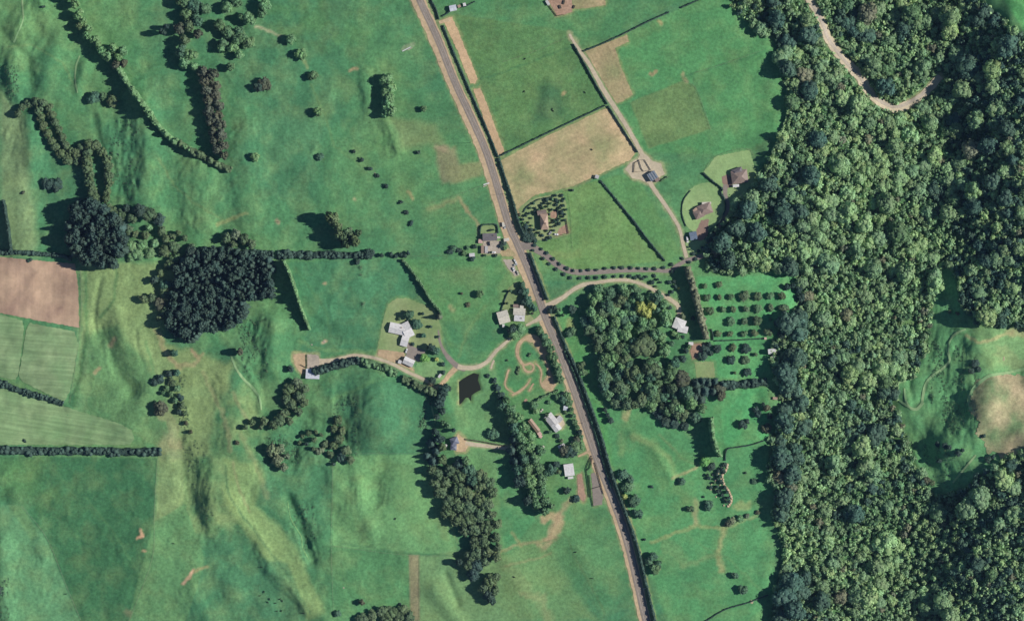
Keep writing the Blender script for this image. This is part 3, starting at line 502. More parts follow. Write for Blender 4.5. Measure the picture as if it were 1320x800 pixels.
# ------------------------------------------------------------------ ground sheet
STEP = 1.75
us = np.arange(U0, U0 + UW - 1, STEP); vs = np.arange(V0, V0 + VW - 1, STEP)
ext = np.array([12 * 1.32 ** k for k in range(1, 23)]).cumsum()
us = np.concatenate([U0 - ext[::-1], us, us[-1] + ext]); vs = np.concatenate([V0 - ext[::-1], vs, vs[-1] + ext])
Ug, Vg = np.meshgrid(us, vs); vco = pos(Ug, Vg).reshape(-1, 3); cc = bil(CM, Ug, Vg)
out = ((Ug < U0) | (Ug > U0 + UW) | (Vg < V0) | (Vg > V0 + VW))
nn = fbm(Ug, Vg, 400, 77, 3); cc = np.where(out[..., None], cc * (0.85 + .3 * nn[..., None]), cc)
nx, ny = len(us), len(vs); idx = np.arange(nx * ny).reshape(ny, nx)
F = np.stack([idx[1:, :-1], idx[1:, 1:], idx[:-1, 1:], idx[:-1, :-1]], -1).reshape(-1, 4)
g = mesh_obj('ground', vco, F, M['ground'], smooth=True, attr=cc.reshape(-1, 3), aname='col')
struct(g, 'rolling green pasture and forest floor')

print('ground done')

# ------------------------------------------------------------------ foliage building blocks (numpy)
_ico = {}
def ico(sub):
    if sub not in _ico:
        bm = bmesh.new(); bmesh.ops.create_icosphere(bm, subdivisions=sub, radius=1); bm.verts.ensure_lookup_table()
        _ico[sub] = (np.array([v.co[:] for v in bm.verts]), np.array([[v.index for v in f.verts] for f in bm.faces])); bm.free()
    return _ico[sub]
def leaves(P, N, size, tone, rng, jitter=.38):
    n = len(P); N = N + rng.normal(0, jitter, (n, 3)) + [0, 0, .35]; N /= np.linalg.norm(N, axis=1)[:, None] + 1e-9
    a = rng.normal(0, 1, (n, 3)); a = np.cross(N, a); a /= np.linalg.norm(a, axis=1)[:, None] + 1e-9; b = np.cross(N, a)
    s = (size * rng.uniform(.6, 1.3, n))[:, None]
    V = np.stack([P - a * s, P - b * s * .7, P + a * s, P + b * s * .8 + N * s * .2], 1).reshape(-1, 3)
    i = np.arange(n) * 4; F = np.concatenate([np.stack([i, i + 1, i + 2], -1), np.stack([i, i + 2, i + 3], -1)])
    return V, F, np.repeat(tone, 4, 0)
class Acc:
    def __init__(s): s.V = []; s.F = []; s.C = []; s.n = 0
    def add(s, V, F, C): s.V.append(V); s.F.append(F + s.n); s.C.append(C); s.n += len(V)
    def get(s): return np.concatenate(s.V), np.concatenate(s.F), np.concatenate(s.C)
def broad(seed, lobes=14, sub=2, nl=26, dome=.75, base=.22, leaf=.10):
    """crown of radius 1, z from base to 1; uneven outline of leaf clumps round dense inner lobes"""
    r = np.random.default_rng(seed); A = Acc(); iv, if_ = ico(sub)
    cs = [(np.array([0, 0, .5]), .60)]
    for k in range(lobes):
        a = r.uniform(0, 2 * math.pi); e = math.asin(r.uniform(-.15, 1)); q = r.uniform(.42, .60); lr = r.uniform(.24, .40)
        cs.append((np.array([math.cos(a) * math.cos(e) * q * 1.1, math.sin(a) * math.cos(e) * q * 1.1, .52 + math.sin(e) * q * .62]), lr))
    for c, lr in cs:
        tn = r.uniform(.78, 1.18); hue = np.array([1 + r.normal(0, .04), 1, 1 + r.normal(0, .04)])
        V = iv * (1 + r.uniform(-.22, .16, (len(iv), 1))) * lr * np.array([.92, .92, .66]) + c
        A.add(V, if_, np.repeat((tn * hue)[None] * r.uniform(.75, 1, (1, 1)), len(V), 0) * r.uniform(.8, 1.1, (len(V), 1)))
        d = r.normal(0, 1, (nl, 3)); d[:, 2] = np.abs(d[:, 2]) * 1.0 - .2; d /= np.linalg.norm(d, axis=1)[:, None]
        P = c + d * lr * np.array([1, 1, .72]) * r.uniform(.85, 1.2, (nl, 1))
        A.add(*leaves(P, d, leaf, (tn * hue)[None] * r.uniform(.84, 1.2, (nl, 1)), r))
    V, F, C = A.get(); V[:, 2] = np.clip(V[:, 2], base * .6, None)
    m = np.percentile(np.hypot(V[:, 0], V[:, 1]), 97); V[:, :2] /= m; V[:, 2] /= np.percentile(V[:, 2], 99.5); return V, F, C
def conifer(seed, tiers=11, per=10):
    r = np.random.default_rng(seed); A = Acc()
    n = 8; ang = np.arange(n) / n * 2 * math.pi; rad = r.uniform(.2, .34, n)
    V = np.concatenate([np.stack([np.cos(ang) * rad, np.sin(ang) * rad, np.full(n, .12)], -1), [[0, 0, .96]]]); F = np.array([[i, (i + 1) % n, n] for i in range(n)])
    A.add(V, F, np.full((n + 1, 3), .6))
    for t in range(tiers):
        z = .12 + .86 * t / tiers; R = (1 - (t / tiers)) ** .8 * 1.0 + .05
        for k in range(per):
            a = 2 * math.pi * (k + r.uniform(-.3, .3)) / per + t * .37; Rr = R * r.uniform(.75, 1.15); wd = Rr * .15 + .04
            d = np.array([math.cos(a), math.sin(a), 0]); s = np.array([-d[1], d[0], 0]); zz = z + r.uniform(-.02, .02)
            tip = d * Rr + [0, 0, zz - .05]; mid = d * Rr * .55 + [0, 0, zz + .03]
            V = np.array([[0, 0, zz + .05], mid + s * wd, tip, mid - s * wd, mid + [0, 0, .05]]); F = np.array([[0, 4, 1], [1, 4, 2], [2, 4, 3], [3, 4, 0]])
            A.add(V, F, np.full((5, 3), r.uniform(.7, 1.3)))
    return A.get()
def sparse(seed, nl=230):
    r = np.random.default_rng(seed); A = Acc(); K = 9
    for k in range(K):
        a = r.uniform(0, 6.28); q = r.uniform(.2, .85); c = np.array([math.cos(a) * q, math.sin(a) * q, r.uniform(.5, .92)])
        d = r.normal(0, 1, (nl // K, 3)); P = c + d * np.array([.17, .17, .09]); A.add(*leaves(P, d, .055, r.uniform(.7, 1.3, (len(P), 1)) * np.ones((1, 3)), r))
        # limb reaching to the clump
        s = np.array([-math.sin(a), math.cos(a), 0]) * .025; V = np.array([[0, 0, .3] - s, [0, 0, .3] + s, c + s * .4, c - s * .4]); A.add(V, np.array([[0, 1, 2], [0, 2, 3]]), np.full((4, 3), .8))
    return A.get()
def lod(seed):
    V, F, C = broad(seed, lobes=7, sub=1, nl=10, leaf=.15); return V, F, C
BR = [broad(s) for s in range(10)]; DN = [broad(100 + s, lobes=20, nl=22, leaf=.085) for s in range(4)]; CN = [conifer(s) for s in range(6)]; SP = [sparse(s) for s in range(3)]; SH = [broad(200 + s, lobes=7, sub=1, nl=16, leaf=.14) for s in range(5)]
LO = [broad(300 + s, lobes=6, sub=1, nl=9, leaf=.16) for s in range(12)]
def mk(name, arr):
    o = mesh_obj(name, arr[0], arr[1], M['leaf'], attr=arr[2]); me = o.data; bpy.data.objects.remove(o); return me
MESH = {'broad': [mk('crown', a) for a in BR], 'dense': [mk('crown', a) for a in DN], 'conifer': [mk('crown', a) for a in CN], 'sparse': [mk('crown', a) for a in SP], 'shrub': [mk('shrub', a) for a in SH]}
def trunk_mesh(seed):
    r = np.random.default_rng(seed); V = []; F = []
    def tube(p0, p1, r0, r1, n=6):
        b = len(V)
        for p, rr in ((p0, r0), (p1, r1)):
            for k in range(n): V.append((p[0] + rr * math.cos(k * 2 * math.pi / n), p[1] + rr * math.sin(k * 2 * math.pi / n), p[2]))
        for k in range(n): F.append((b + k, b + (k + 1) % n, b + n + (k + 1) % n, b + n + k))
    tube((0, 0, -.06), (.02, 0, .3), .075, .05); tube((.02, 0, .3), (0, .02, .62), .05, .02)
    for k in range(4):
        a = k * 1.6 + r.uniform(-.3, .3); tube((.02, 0, .25 + .05 * k), (math.cos(a) * .42, math.sin(a) * .42, .5 + .06 * k), .03, .01, 5)
    o = mesh_obj('trunk', V, F, M['bark']); me = o.data; bpy.data.objects.remove(o); return me
TR = [trunk_mesh(i) for i in range(4)]
COLR = {'broad': (.105, .190, .092), 'light': (.150, .270, .125), 'bright': (.16, .34, .10), 'yellow': (.34, .38, .12), 'olive': (.100, .150, .076), 'dark': (.048, .085, .066), 'brown': (.096, .108, .066), 'mauve': (.102, .116, .078), 'blue': (.075, .150, .092), 'pine': (.052, .090, .072), 'tan': (.185, .20, .125), 'grey': (.15, .195, .115), 'forest': (.175, .275, .140), 'forestl': (.240, .360, .165), 'forestd': (.068, .128, .092)}
WORD = {'broad': 'green', 'light': 'light green', 'bright': 'bright green', 'yellow': 'yellow-green', 'olive': 'olive', 'dark': 'dark green', 'brown': 'brownish', 'mauve': 'mauve-brown', 'blue': 'blue-green', 'pine': 'dark', 'tan': 'tan', 'grey': 'grey-green', 'forest': 'olive-green', 'forestl': 'pale green', 'forestd': 'dark green'}
GAIN = 1.5
def tcol(c, j=.12):
    k = GAIN * random.uniform(1 - j, 1 + j); h = random.uniform(-.06, .06); b = COLR[c]; return (b[0] * k * (1 + h), b[1] * k, b[2] * k * (1 - h), 1)
NT = 0
def tree(u, v, r, h, colr, label, group=None, shape='broad', name='paddock_tree', cat='paddock tree', trunk=True):
    """r crown radius in photo pixels, h metres; the crown stands over its own foot"""
    global NT; NT += 1; h *= random.uniform(.88, 1.14)
    hc = h * .6; bu = 660 + (u - 660) * (1 - hc / HC); bv = 400 + (v - 400) * (1 - hc / HC)
    p = pos(bu, bv); sx = r * S * random.uniform(.92, 1.08)
    if shape == 'shrub':
        me = random.choice(MESH['shrub']); o = bpy.data.objects.new(name, me); COL.objects.link(o); o.location = (p[0], p[1], p[2] - .1 * h)
        o.rotation_euler = (0, 0, random.uniform(0, 6.28)); o.scale = (sx, sx, h); o.color = tcol(colr); return tag(o, label, cat, group)
    e = empty(name, tuple(p), random.uniform(0, 6.28), label, cat, group); e.scale = (sx, sx, h)
    c = bpy.data.objects.new('crown', random.choice(MESH[shape])); COL.objects.link(c); c.parent = e; c.color = tcol(colr)
    t = bpy.data.objects.new('trunk', random.choice(TR)); COL.objects.link(t); t.parent = e; return e
ORD = ['first', 'second', 'third', 'fourth', 'fifth', 'sixth', 'seventh', 'eighth', 'ninth', 'tenth', 'eleventh', 'twelfth', 'thirteenth', 'fourteenth', 'fifteenth', 'sixteenth', 'seventeenth', 'eighteenth', 'nineteenth', 'twentieth']
def ordn(i):
    if i < 20: return ORD[i]
    T = ['', '', 'twenty', 'thirty', 'forty', 'fifty', 'sixty', 'seventy', 'eighty', 'ninety']; n = i + 1
    if n >= 100: return ('hundred-and-' + ordn(n - 101)) if n > 100 else 'hundredth'
    t, u = divmod(n, 10); return T[t] + '-' + ORD[u - 1] if u else T[t][:-1] + 'ieth'
def cluster(phrase, group, items, colr, h, shape='broad', name='tree', cat='tree', axis=1):
    if name == 'tree':
        for kw, nm in (('garden', 'garden'), ('wood', 'woodland'), ('willow', 'willow'), ('grove', 'paddock'), ('paddock', 'paddock'), ('pine', 'woodland'), ('plantation', 'woodland'), ('row', 'hedgerow'), ('column', 'hedgerow'), ('belt', 'shelter'), ('road', 'roadside'), ('shrubs', 'garden'), ('clump', 'woodland'), ('slope', 'hillside'), ('gully', 'hillside')):
            if kw in group: name = nm + '_tree'; cat = nm + ' tree'; break
    """items: (u, v, r[, colour[, height[, shape]]]); numbered from the top (or from the left)"""
    its = sorted(items, key=lambda q: q[axis])
    for i, q in enumerate(its):
        c = q[3] if len(q) > 3 and q[3] else colr; hh = q[4] if len(q) > 4 and q[4] else h; sh = q[5] if len(q) > 5 else shape
        size = 'small' if q[2] < 4.5 else 'large' if q[2] > 9 else 'round'
        side = 'the top' if axis == 1 else 'the left'
        if len(its) == 1: lb = f"{size} {WORD[c]} {cat} {phrase}"
        else: lb = f"{size} {WORD[c]} {cat}, {ordn(i)} from {side} {phrase}"
        tree(q[0], q[1], q[2], hh, c, lb, group if len(its) > 1 else None, sh, name, cat)

cluster('in the belt crossing the top left', 'trees of the top left belt', [(97, 6, 6), (101, 18, 7), (107, 29, 7), (102, 34, 5, 'olive'), (114, 38, 7), (112, 46, 6), (121, 50, 7), (127, 58, 6), (131, 66, 7, 'light'), (138, 73, 7), (146, 62, 7, 'light'), (158, 66, 7, 'light'), (152, 74, 6), (150, 84, 7, 'brown'), (160, 82, 6, 'brown'), (92, -4, 6)], 'light', 16)
cluster('in the tall clump at the top', 'trees of the tall clump at the top', [(236, 2, 9), (250, 8, 11, 'blue'), (264, 12, 9), (240, 18, 8), (232, 37, 8, 'mauve'), (243, 32, 8, 'olive'), (255, 44, 7, 'mauve'), (254, 26, 9, 'blue'), (237, 52, 8, 'olive'), (233, 66, 9, 'blue'), (246, 70, 9, 'light'), (238, 80, 8, 'light'), (250, 86, 6, 'light'), (210, 41, 5, 'dark'), (214, 34, 4, 'dark')], 'broad', 15)
its = [(262, 92, 9), (274, 96, 8), (265, 104, 8), (277, 110, 8), (267, 117, 8), (278, 122, 9), (269, 130, 8), (281, 136, 8), (270, 143, 8), (281, 149, 8), (272, 156, 8), (284, 161, 8), (274, 168, 7), (285, 174, 8), (277, 181, 7), (287, 187, 7), (281, 193, 7), (289, 200, 6)]
cluster('in the leaning brown row', 'trees of the brown row', its, 'mauve', 15)
cluster('in the upper grove', 'trees of the upper grove', [(293, 10, 8, 'light'), (305, 3, 8), (322, 24, 9, 'light'), (283, 33, 8), (294, 42, 9), (307, 40, 8), (320, 56, 9), (288, 56, 8), (300, 62, 7, 'light'), (308, 71, 6, 'light'), (297, 86, 6), (341, 6, 9, 'light'), (338, 18, 6), (306, 52, 7), (312, 48, 7), (285, 62, 6, 'light'), (310, 22, 4)], 'broad', 12)
cluster('in the diagonal paddock line', 'paddock trees right of the grove', [(375, 51, 7.5), (388, 70, 8), (404, 98, 7.5, 'broad'), (410, 144, 6.5), (329, 202, 7), (412, 202, 5.5, 'blue', 5)], 'light', 9.5)
tree(341, 108, 9.5, 9, 'brown', 'brown bare-looking tree alone above the paddock hedges', None, 'broad')
tree(333, 113, 7, 8, 'dark', 'dark tree leaning against the lone brown tree')
cluster('of the isolated pair on the left hill', 'left hill pair', [(122, 127, 9, 'blue'), (133, 124, 6), (144, 130, 8, 'olive')], 'broad', 9, axis=0)
cluster('of the tall green block by the hollow', 'trees of the tall green block', [(498, 102, 9), (503, 111, 8), (497, 119, 9), (503, 126, 8), (499, 134, 9), (504, 143, 8), (497, 146, 7)], 'light', 14, 'dense')
tree(546, 140, 4.5, 6, 'broad', 'small green tree alone left of the road')
cluster('in the dotted line across the paddock', 'round paddock bushes', [(457, 195, 3), (466, 206, 3.6), (477, 217, 3.4), (486, 227, 3.6), (497, 240, 4), (517, 261, 3.4), (524, 274, 3.6), (530, 288, 4.2), (539, 196, 3.4)], 'dark', 4, 'shrub', 'bush', 'bush')
cluster('in the hooked double row on the left', 'trees of the hooked row', [(24, 146, 5.5), (29, 139, 6), (37, 133, 6), (46, 131, 6), (55, 132, 6), (63, 138, 6), (50, 142, 6), (52, 152, 6), (66, 148, 6), (56, 162, 6), (71, 157, 6), (61, 172, 6.5), (76, 167, 6), (66, 181, 6.5), (80, 177, 6), (71, 190, 6.5), (84, 187, 6), (78, 198, 7), (90, 196, 6), (87, 206, 7), (98, 198, 7), (105, 190, 7), (100, 207, 6)], 'olive', 8, 'dense')
cluster('in the double column above the pines', 'trees of the double column', [(115, 186, 7), (124, 188, 7), (113, 196, 7), (132, 196, 6.5), (112, 206, 7.5), (138, 205, 6.5), (113, 216, 7.5), (140, 215, 6.5), (115, 226, 7), (140, 225, 6.5), (116, 236, 7.5), (140, 236, 6.5), (118, 246, 7.5), (138, 247, 6), (122, 256, 8), (137, 256, 6)], 'olive', 11, 'dense')
cluster('of the low left pair', 'low pair on the left slope', [(62, 236, 8.5), (74, 237, 8), (71, 243, 6)], 'dark', 7, axis=0)
# the two pine stands
def fill(poly, sp, jit=.35):
    out = []; x0 = min(p[0] for p in poly); x1 = max(p[0] for p in poly); y0 = min(p[1] for p in poly); y1 = max(p[1] for p in poly); row = 0; y = y0 + sp * .4
    while y < y1:
        x = x0 + (sp / 2 if row % 2 else 0)
        while x < x1:
            a = x + random.uniform(-jit, jit) * sp; b = y + random.uniform(-jit, jit) * sp
            if inside(np.array([a]), np.array([b]), poly)[0]: out.append((a, b))
            x += sp
        y += sp * .87; row += 1
    return out
A1 = [(100, 258), (120, 255), (140, 268), (156, 288), (162, 308), (160, 328), (146, 340), (118, 342), (98, 332), (88, 315), (86, 290), (90, 268)]
cluster('in the rounded pine stand', 'trees of the rounded pine stand', [(a, b, random.uniform(6, 9.5), random.choice(['pine', 'pine', 'dark']), None, random.choice(['dense', 'broad', 'conifer'])) for a, b in fill(A1, 8.5, .45)], 'pine', 23, 'conifer', 'pine_tree', 'pine')
A2 = [(237, 322), (262, 318), (300, 320), (345, 332), (354, 352), (350, 380), (330, 384), (304, 386), (318, 394), (316, 410), (290, 422), (264, 426), (244, 440), (226, 438), (216, 428), (216, 400), (222, 380), (228, 345)]
cluster('in the big plantation', 'pines of the plantation', [(a, b, random.uniform(4.0, 7.6), random.choice(['pine', 'pine', 'pine', 'dark']), 17 * random.uniform(.72, 1.15), random.choice(['conifer', 'conifer', 'dense', 'broad'])) for a, b in fill(A2, 7.1, .5)], 'pine', 17, 'conifer', 'pine_tree', 'pine')
PF = Acc()
for poly, sp, hh in ((A2, 6.0, 14), (A1, 7.0, 19)):
    for a, b in fill(poly, sp, .5):
        V, F, C = random.choice(CN); p = pos(a, b); r_ = random.uniform(3, 4.6) * S; th = random.uniform(0, 6.28); cs, sn = math.cos(th), math.sin(th); h_ = hh * random.uniform(.7, 1.0)
        PF.add(np.stack([(V[:, 0] * cs - V[:, 1] * sn) * r_, (V[:, 0] * sn + V[:, 1] * cs) * r_, V[:, 2] * h_], -1) + p, F, C * np.array(tcol('pine', .25)[:3]))
V, F, C = PF.get(); o = mesh_obj('young_pines', V, F, M['leaf'], attr=C); tag(o, 'smaller pines filling the gaps inside the two pine stands', 'pines', None, 'stuff')
cluster('between the pine stands', 'broad trees between the pine stands', [(143, 270, 8), (154, 277, 8), (163, 268, 6, 'dark'), (180, 270, 9, 'dark'), (192, 276, 9), (206, 284, 8, 'dark'), (170, 282, 7), (166, 296, 7), (174, 302, 6), (188, 303, 6), (208, 298, 7), (214, 308, 6), (192, 294, 5, 'light'), (183, 316, 7, 'light', 5), (170, 318, 8, 'light', 5), (178, 328, 8, 'light', 5), (194, 326, 8, 'light', 5), (200, 314, 7, 'light', 5), (168, 332, 6, 'light', 4), (212, 324, 9), (224, 318, 8), (226, 332, 8, 'broad'), (218, 342, 7), (238, 307, 5), (247, 320, 6), (222, 305, 5), (230, 300, 4)], 'olive', 8)
cluster('beside the left flank of the plantation', 'trees along the plantation flank', [(199, 360, 6, 'dark'), (207, 352, 5), (213, 366, 8, 'blue'), (212, 378, 8), (186, 385, 7), (195, 383, 6), (206, 392, 8, 'mauve'), (213, 402, 8), (205, 408, 6), (225, 455, 5, 'blue')], 'olive', 9)
cluster('on the upper rim of the plantation', 'trees on the plantation rim', [(292, 306, 7), (304, 302, 8, 'grey'), (314, 308, 8), (324, 314, 7), (300, 314, 6)], 'olive', 12)
cluster('of the open-crowned old trees in the paddock', 'open-crowned old trees', [(429, 283, 9), (434, 291, 8), (424, 278, 6), (449, 303, 9), (457, 310, 9), (447, 312, 8), (438, 303, 7), (462, 300, 5)], 'olive', 23, 'broad', axis=0)
for (a, b, r_) in [(450, 305, 5), (440, 308, 5), (432, 286, 4)]: tree(a, b, r_, 8, 'dark', 'dark inner ' + ('upper' if b < 290 else 'left' if a < 445 else 'right') + ' tree under the open-crowned paddock trees', 'dark inner trees of the open-crowned clump')
cluster('of the pale thin shrubs below the row', 'pale thin shrubs', [(465, 345, 4), (468, 392, 4.5), (466, 354, 3)], 'grey', 3, 'sparse', 'shrub', 'shrub')
tree(461, 338, 4.5, 6, 'dark', 'dark small tree under the east-west tree row')
tree(476, 328, 7.5, 9, 'dark', 'dark round tree ending the east-west tree row', None, 'dense')
cluster('continuing the tree row', 'small trees continuing the row', [(492, 329, 3), (504, 328, 3), (510, 330, 3), (517, 328, 3), (522, 329, 3.4), (526, 326, 3)], 'dark', 5, axis=0)
cluster('around the white angular house', 'garden trees of the white angular house', [(527, 405, 7, 'blue', 8, 'dense'), (537, 417, 7.5, 'blue', 7, 'dense'), (566, 408, 5, 'mauve', 15, 'conifer'), (515, 411, 2.6, 'olive', 3), (545, 404, 2.4, 'dark', 4), (555, 421, 2.4, 'dark', 4), (546, 432, 3.5, 'blue', 5), (532, 443, 3, 'dark', 3), (565, 434, 2, 'dark', 3), (556, 448, 6, 'dark', 10), (562, 452, 5, 'blue', 8), (548, 461, 6.5, 'bright', 6), (563, 463, 3, 'yellow', 4), (571, 469, 3.5, 'dark', 4), (572, 480, 3, 'dark', 4), (558, 490, 5, 'dark', 5), (555, 494, 3, 'mauve', 4)], 'dark', 5)
cluster('by the drive corner left of the pond', 'trees by the drive corner', [(573, 502, 8), (569, 512, 6), (566, 520, 7), (570, 530, 5), (571, 545, 4, 'broad'), (577, 548, 4, 'broad'), (585, 554, 3, 'dark'), (563, 537, 4)], 'dark', 9)
cluster('below the tan yard', 'trees below the tan yard', [(374, 475, 4.5, 'dark'), (382, 494, 8, 'grey'), (391, 500, 8, 'olive'), (372, 502, 9), (386, 512, 9), (376, 520, 9), (391, 518, 7), (368, 514, 7), (383, 530, 7), (366, 532, 8), (360, 542, 8), (352, 548, 6), (340, 542, 6), (336, 550, 4), (325, 544, 5), (316, 550, 4), (373, 542, 6)], 'olive', 10)
cluster('on the lower left bank', 'trees on the lower left bank', [(352, 580, 9), (362, 578, 7), (357, 592, 9), (365, 602, 6), (369, 588, 5)], 'grey', 14)
cluster('on the scrubby slope', 'trees on the scrubby slope', [(436, 541, 6), (431, 552, 6), (441, 556, 6), (437, 566, 7), (430, 574, 6), (446, 580, 7), (440, 590, 7, 'dark'), (452, 592, 6), (419, 572, 6), (412, 580, 6, 'grey'), (425, 585, 5), (405, 566, 4), (398, 558, 4), (390, 562, 3), (407, 556, 3), (395, 572, 3, 'dark'), (386, 570, 3), (404, 578, 3), (414, 560, 3), (430, 598, 3, 'dark')], 'olive', 6)
tree(309, 453, 5, 14, 'mauve', 'tall narrow tree on the lip of the gully', None, 'dense')
cluster('along the left gully', 'trees along the left gully', [(206, 489, 6, 'dark'), (199, 492, 5, 'dark'), (218, 482, 6, 'dark'), (228, 480, 5, 'blue'), (222, 492, 6, 'olive'), (228, 500, 5), (214, 500, 4), (220, 508, 4), (210, 506, 3), (206, 526, 10, 'mauve', 11), (232, 512, 5, 'dark'), (234, 522, 5, 'olive'), (238, 532, 4, 'olive'), (231, 530, 4, 'dark'), (226, 516, 4), (240, 545, 3, 'brown'), (246, 556, 3, 'brown')], 'broad', 6)
tree(306, 570, 3.6, 4, 'brown', 'single dark bush by the sheep tracks')
tree(56, 30 - 21, 2.5, 3, 'dark', 'tiny dark bush near the top left corner', None, 'shrub', 'bush', 'bush')
cluster('below the left pines', 'bushes below', [(30, 248, 3, 'brown'), (38, 335, 4, 'dark')], 'dark', 3, 'shrub', 'bush', 'bush')
tree(32, 568, 3, 3, 'dark', 'small dark bush above the straight hedge', None, 'shrub', 'bush', 'bush')
cluster('of the bottom edge clump', 'trees of the bottom edge clump', [(467, 798, 8), (480, 794, 9), (492, 788, 8), (504, 790, 9), (514, 796, 8), (520, 786, 8), (527, 795, 8), (498, 800, 9)], 'olive', 9, axis=0)
tree(466, 776, 4, 8, 'brown', 'small brown-topped tree above the bottom edge clump'); tree(435, 790, 5, 6, 'blue', 'small dark tree left of the bottom edge clump')
tree(516, 778, 2, 2.5, 'dark', 'tiny bush right above the bottom edge clump', None, 'shrub', 'bush', 'bush')
tree(-2, 760, 6, 8, 'dark', 'dark trees cut by the left edge near the bottom')
cluster('in the long central belt', 'trees of the long central belt', [(561, 556, 6, 'dark'), (566, 566, 7, 'dark'), (556, 572, 7, 'pine', 15, 'conifer'), (562, 580, 7, 'pine', 15, 'conifer'), (570, 576, 6), (550, 588, 6, 'pine', 14, 'conifer'), (558, 594, 8, 'pine', 14, 'conifer'), (570, 592, 7), (556, 606, 7), (564, 612, 8), (560, 624, 8), (568, 634, 9), (574, 622, 8), (580, 606, 9), (592, 598, 9, 'dark'), (604, 606, 9, 'blue'), (600, 594, 7, 'broad'), (592, 614, 10), (608, 618, 9, 'blue'), (620, 612, 9), (618, 626, 9), (630, 622, 8), (634, 634, 8), (578, 646, 10), (592, 632, 10), (604, 636, 10), (590, 650, 10), (604, 652, 11), (618, 644, 9), (628, 650, 9), (575, 660, 8), (588, 668, 10), (602, 670, 10), (616, 664, 10), (632, 664, 8), (612, 682, 9), (600, 684, 8), (626, 680, 9), (640, 676, 8), (612, 698, 9), (624, 696, 9), (638, 692, 8), (642, 706, 7), (605, 716, 8), (614, 712, 9), (628, 712, 9), (640, 718, 7), (603, 728, 8), (614, 728, 10, 'dark'), (626, 724, 8), (610, 740, 9, 'dark'), (632, 748, 9), (640, 744, 7), (624, 758, 9), (636, 760, 8), (630, 766, 8, 'dark'), (634, 774, 6, 'dark'), (592, 724, 5, 'dark')], 'olive', 12)
cluster('in the willow belt', 'trees of the willow belt', [(637, 490, 4, 'dark', 4), (641, 500, 5, 'dark', 5), (645, 510, 6, 'dark', 8), (647, 522, 7, 'blue'), (652, 516, 6), (658, 528, 8), (660, 540, 9), (668, 536, 7, 'light'), (664, 552, 9, 'blue'), (674, 550, 8, 'light'), (672, 564, 9, 'light'), (682, 562, 8, 'light'), (662, 566, 8, 'pine', 18, 'conifer'), (660, 580, 8, 'pine', 18, 'conifer'), (672, 578, 9), (684, 576, 9, 'light'), (664, 594, 8, 'pine', 18, 'conifer'), (676, 592, 9, 'blue'), (688, 590, 9), (696, 580, 7), (668, 606, 9, 'blue'), (680, 606, 10), (692, 604, 9), (670, 620, 9, 'dark'), (684, 620, 10, 'light'), (697, 618, 9), (688, 634, 10, 'light'), (699, 632, 8), (692, 648, 9), (703, 646, 8), (702, 658, 7), (710, 652, 5), (680, 644, 7, 'dark')], 'broad', 15)
tree(636, 559, 7.5, 6, 'blue', 'neat round tree above the slate house driveway', None, 'dense')
tree(629, 484, 3, 3, 'dark', 'small dark tree at the top corner of the pond')
cluster('near the angled house', 'garden trees of the angled house', [(712, 604, 8, 'blue', 8), (705, 610, 6, 'blue', 7), (716, 598, 6, 'dark', 7), (720, 608, 4, 'olive', 4), (727, 580, 7, 'brown', 8), (735, 582, 9, 'dark', 8), (742, 576, 9, 'broad', 8), (748, 574, 6, 'light', 6), (744, 566, 5, 'brown'), (731, 632, 5, 'dark', 6), (736, 630, 2), (743, 643, 5.5, 'dark', 4), (688, 522, 6, 'broad', 7), (691, 530, 5, 'light'), (720, 511, 5), (726, 514, 6, 'blue', 7), (731, 510, 6, 'broad', 7), (733, 518, 6, 'broad', 6), (703, 540, 2), (736, 528, 4), (739, 536, 4), (741, 544, 4.5), (744, 551, 4), (747, 557, 4, 'dark'), (749, 563, 4), (718, 562, 4, 'dark', 3), (709, 557, 3), (729, 531, 3, 'broad', 3), (708, 518, 3, 'light', 3), (724, 568, 3, 'grey'), (705, 535, 3, 'olive')], 'broad', 5)
cluster('in the row between race track and road', 'trees beside the race track', [(695, 426, 6), (701, 434, 6), (705, 442, 6.5), (710, 450, 6), (713, 460, 7), (716, 470, 6.5), (719, 480, 6), (723, 489, 6), (720, 475, 5)], 'broad', 8)
cluster('inside the race track loop', 'bushes inside the race track', [(683, 457, 3), (669, 475, 3.5), (667, 480, 3), (654, 464, 1.6)], 'olive', 2.5, 'shrub', 'bush', 'bush')
tree(669, 424, 8, 7, 'light', 'second light green tree below the cream houses'); tree(664, 430, 9, 7, 'light', 'broad light green tree below the white houses'); tree(660, 425, 7, 9, 'dark', 'dark tree left of the light green garden tree')
cluster('between the white houses and the road', 'trees between white houses and road', [(674, 368, 5), (677, 376, 6), (680, 386, 6), (684, 393, 6), (688, 397, 5), (676, 389, 5, 'dark'), (670, 376, 4, 'dark'), (658, 375, 2), (654, 391, 2, 'olive'), (686, 404, 2, 'brown')], 'blue', 7)
cluster('around the grey farmhouse', 'shrubs around the grey farmhouse', [(649, 314, 4, 'dark'), (646, 317, 3, 'dark'), (651, 320, 3), (580, 325, 4, 'dark'), (585, 320, 4.5, 'blue'), (592, 322, 4, 'dark'), (598, 326, 4), (603, 319, 3), (609, 333, 4, 'dark'), (612, 318, 3, 'dark'), (639, 329, 2.5, 'dark'), (633, 325, 1.8, 'dark'), (632, 297, 1.6, 'dark'), (636, 296, 1.4), (626, 329, 2), (619, 379, 5.5, 'broad', 6), (595, 378, 2, 'brown')], 'broad', 3.2)
tree(604, 393, 4, 3, 'brown', 'low brown-green bush patch in the paddock left of the white houses', None, 'shrub', 'bush', 'bush')
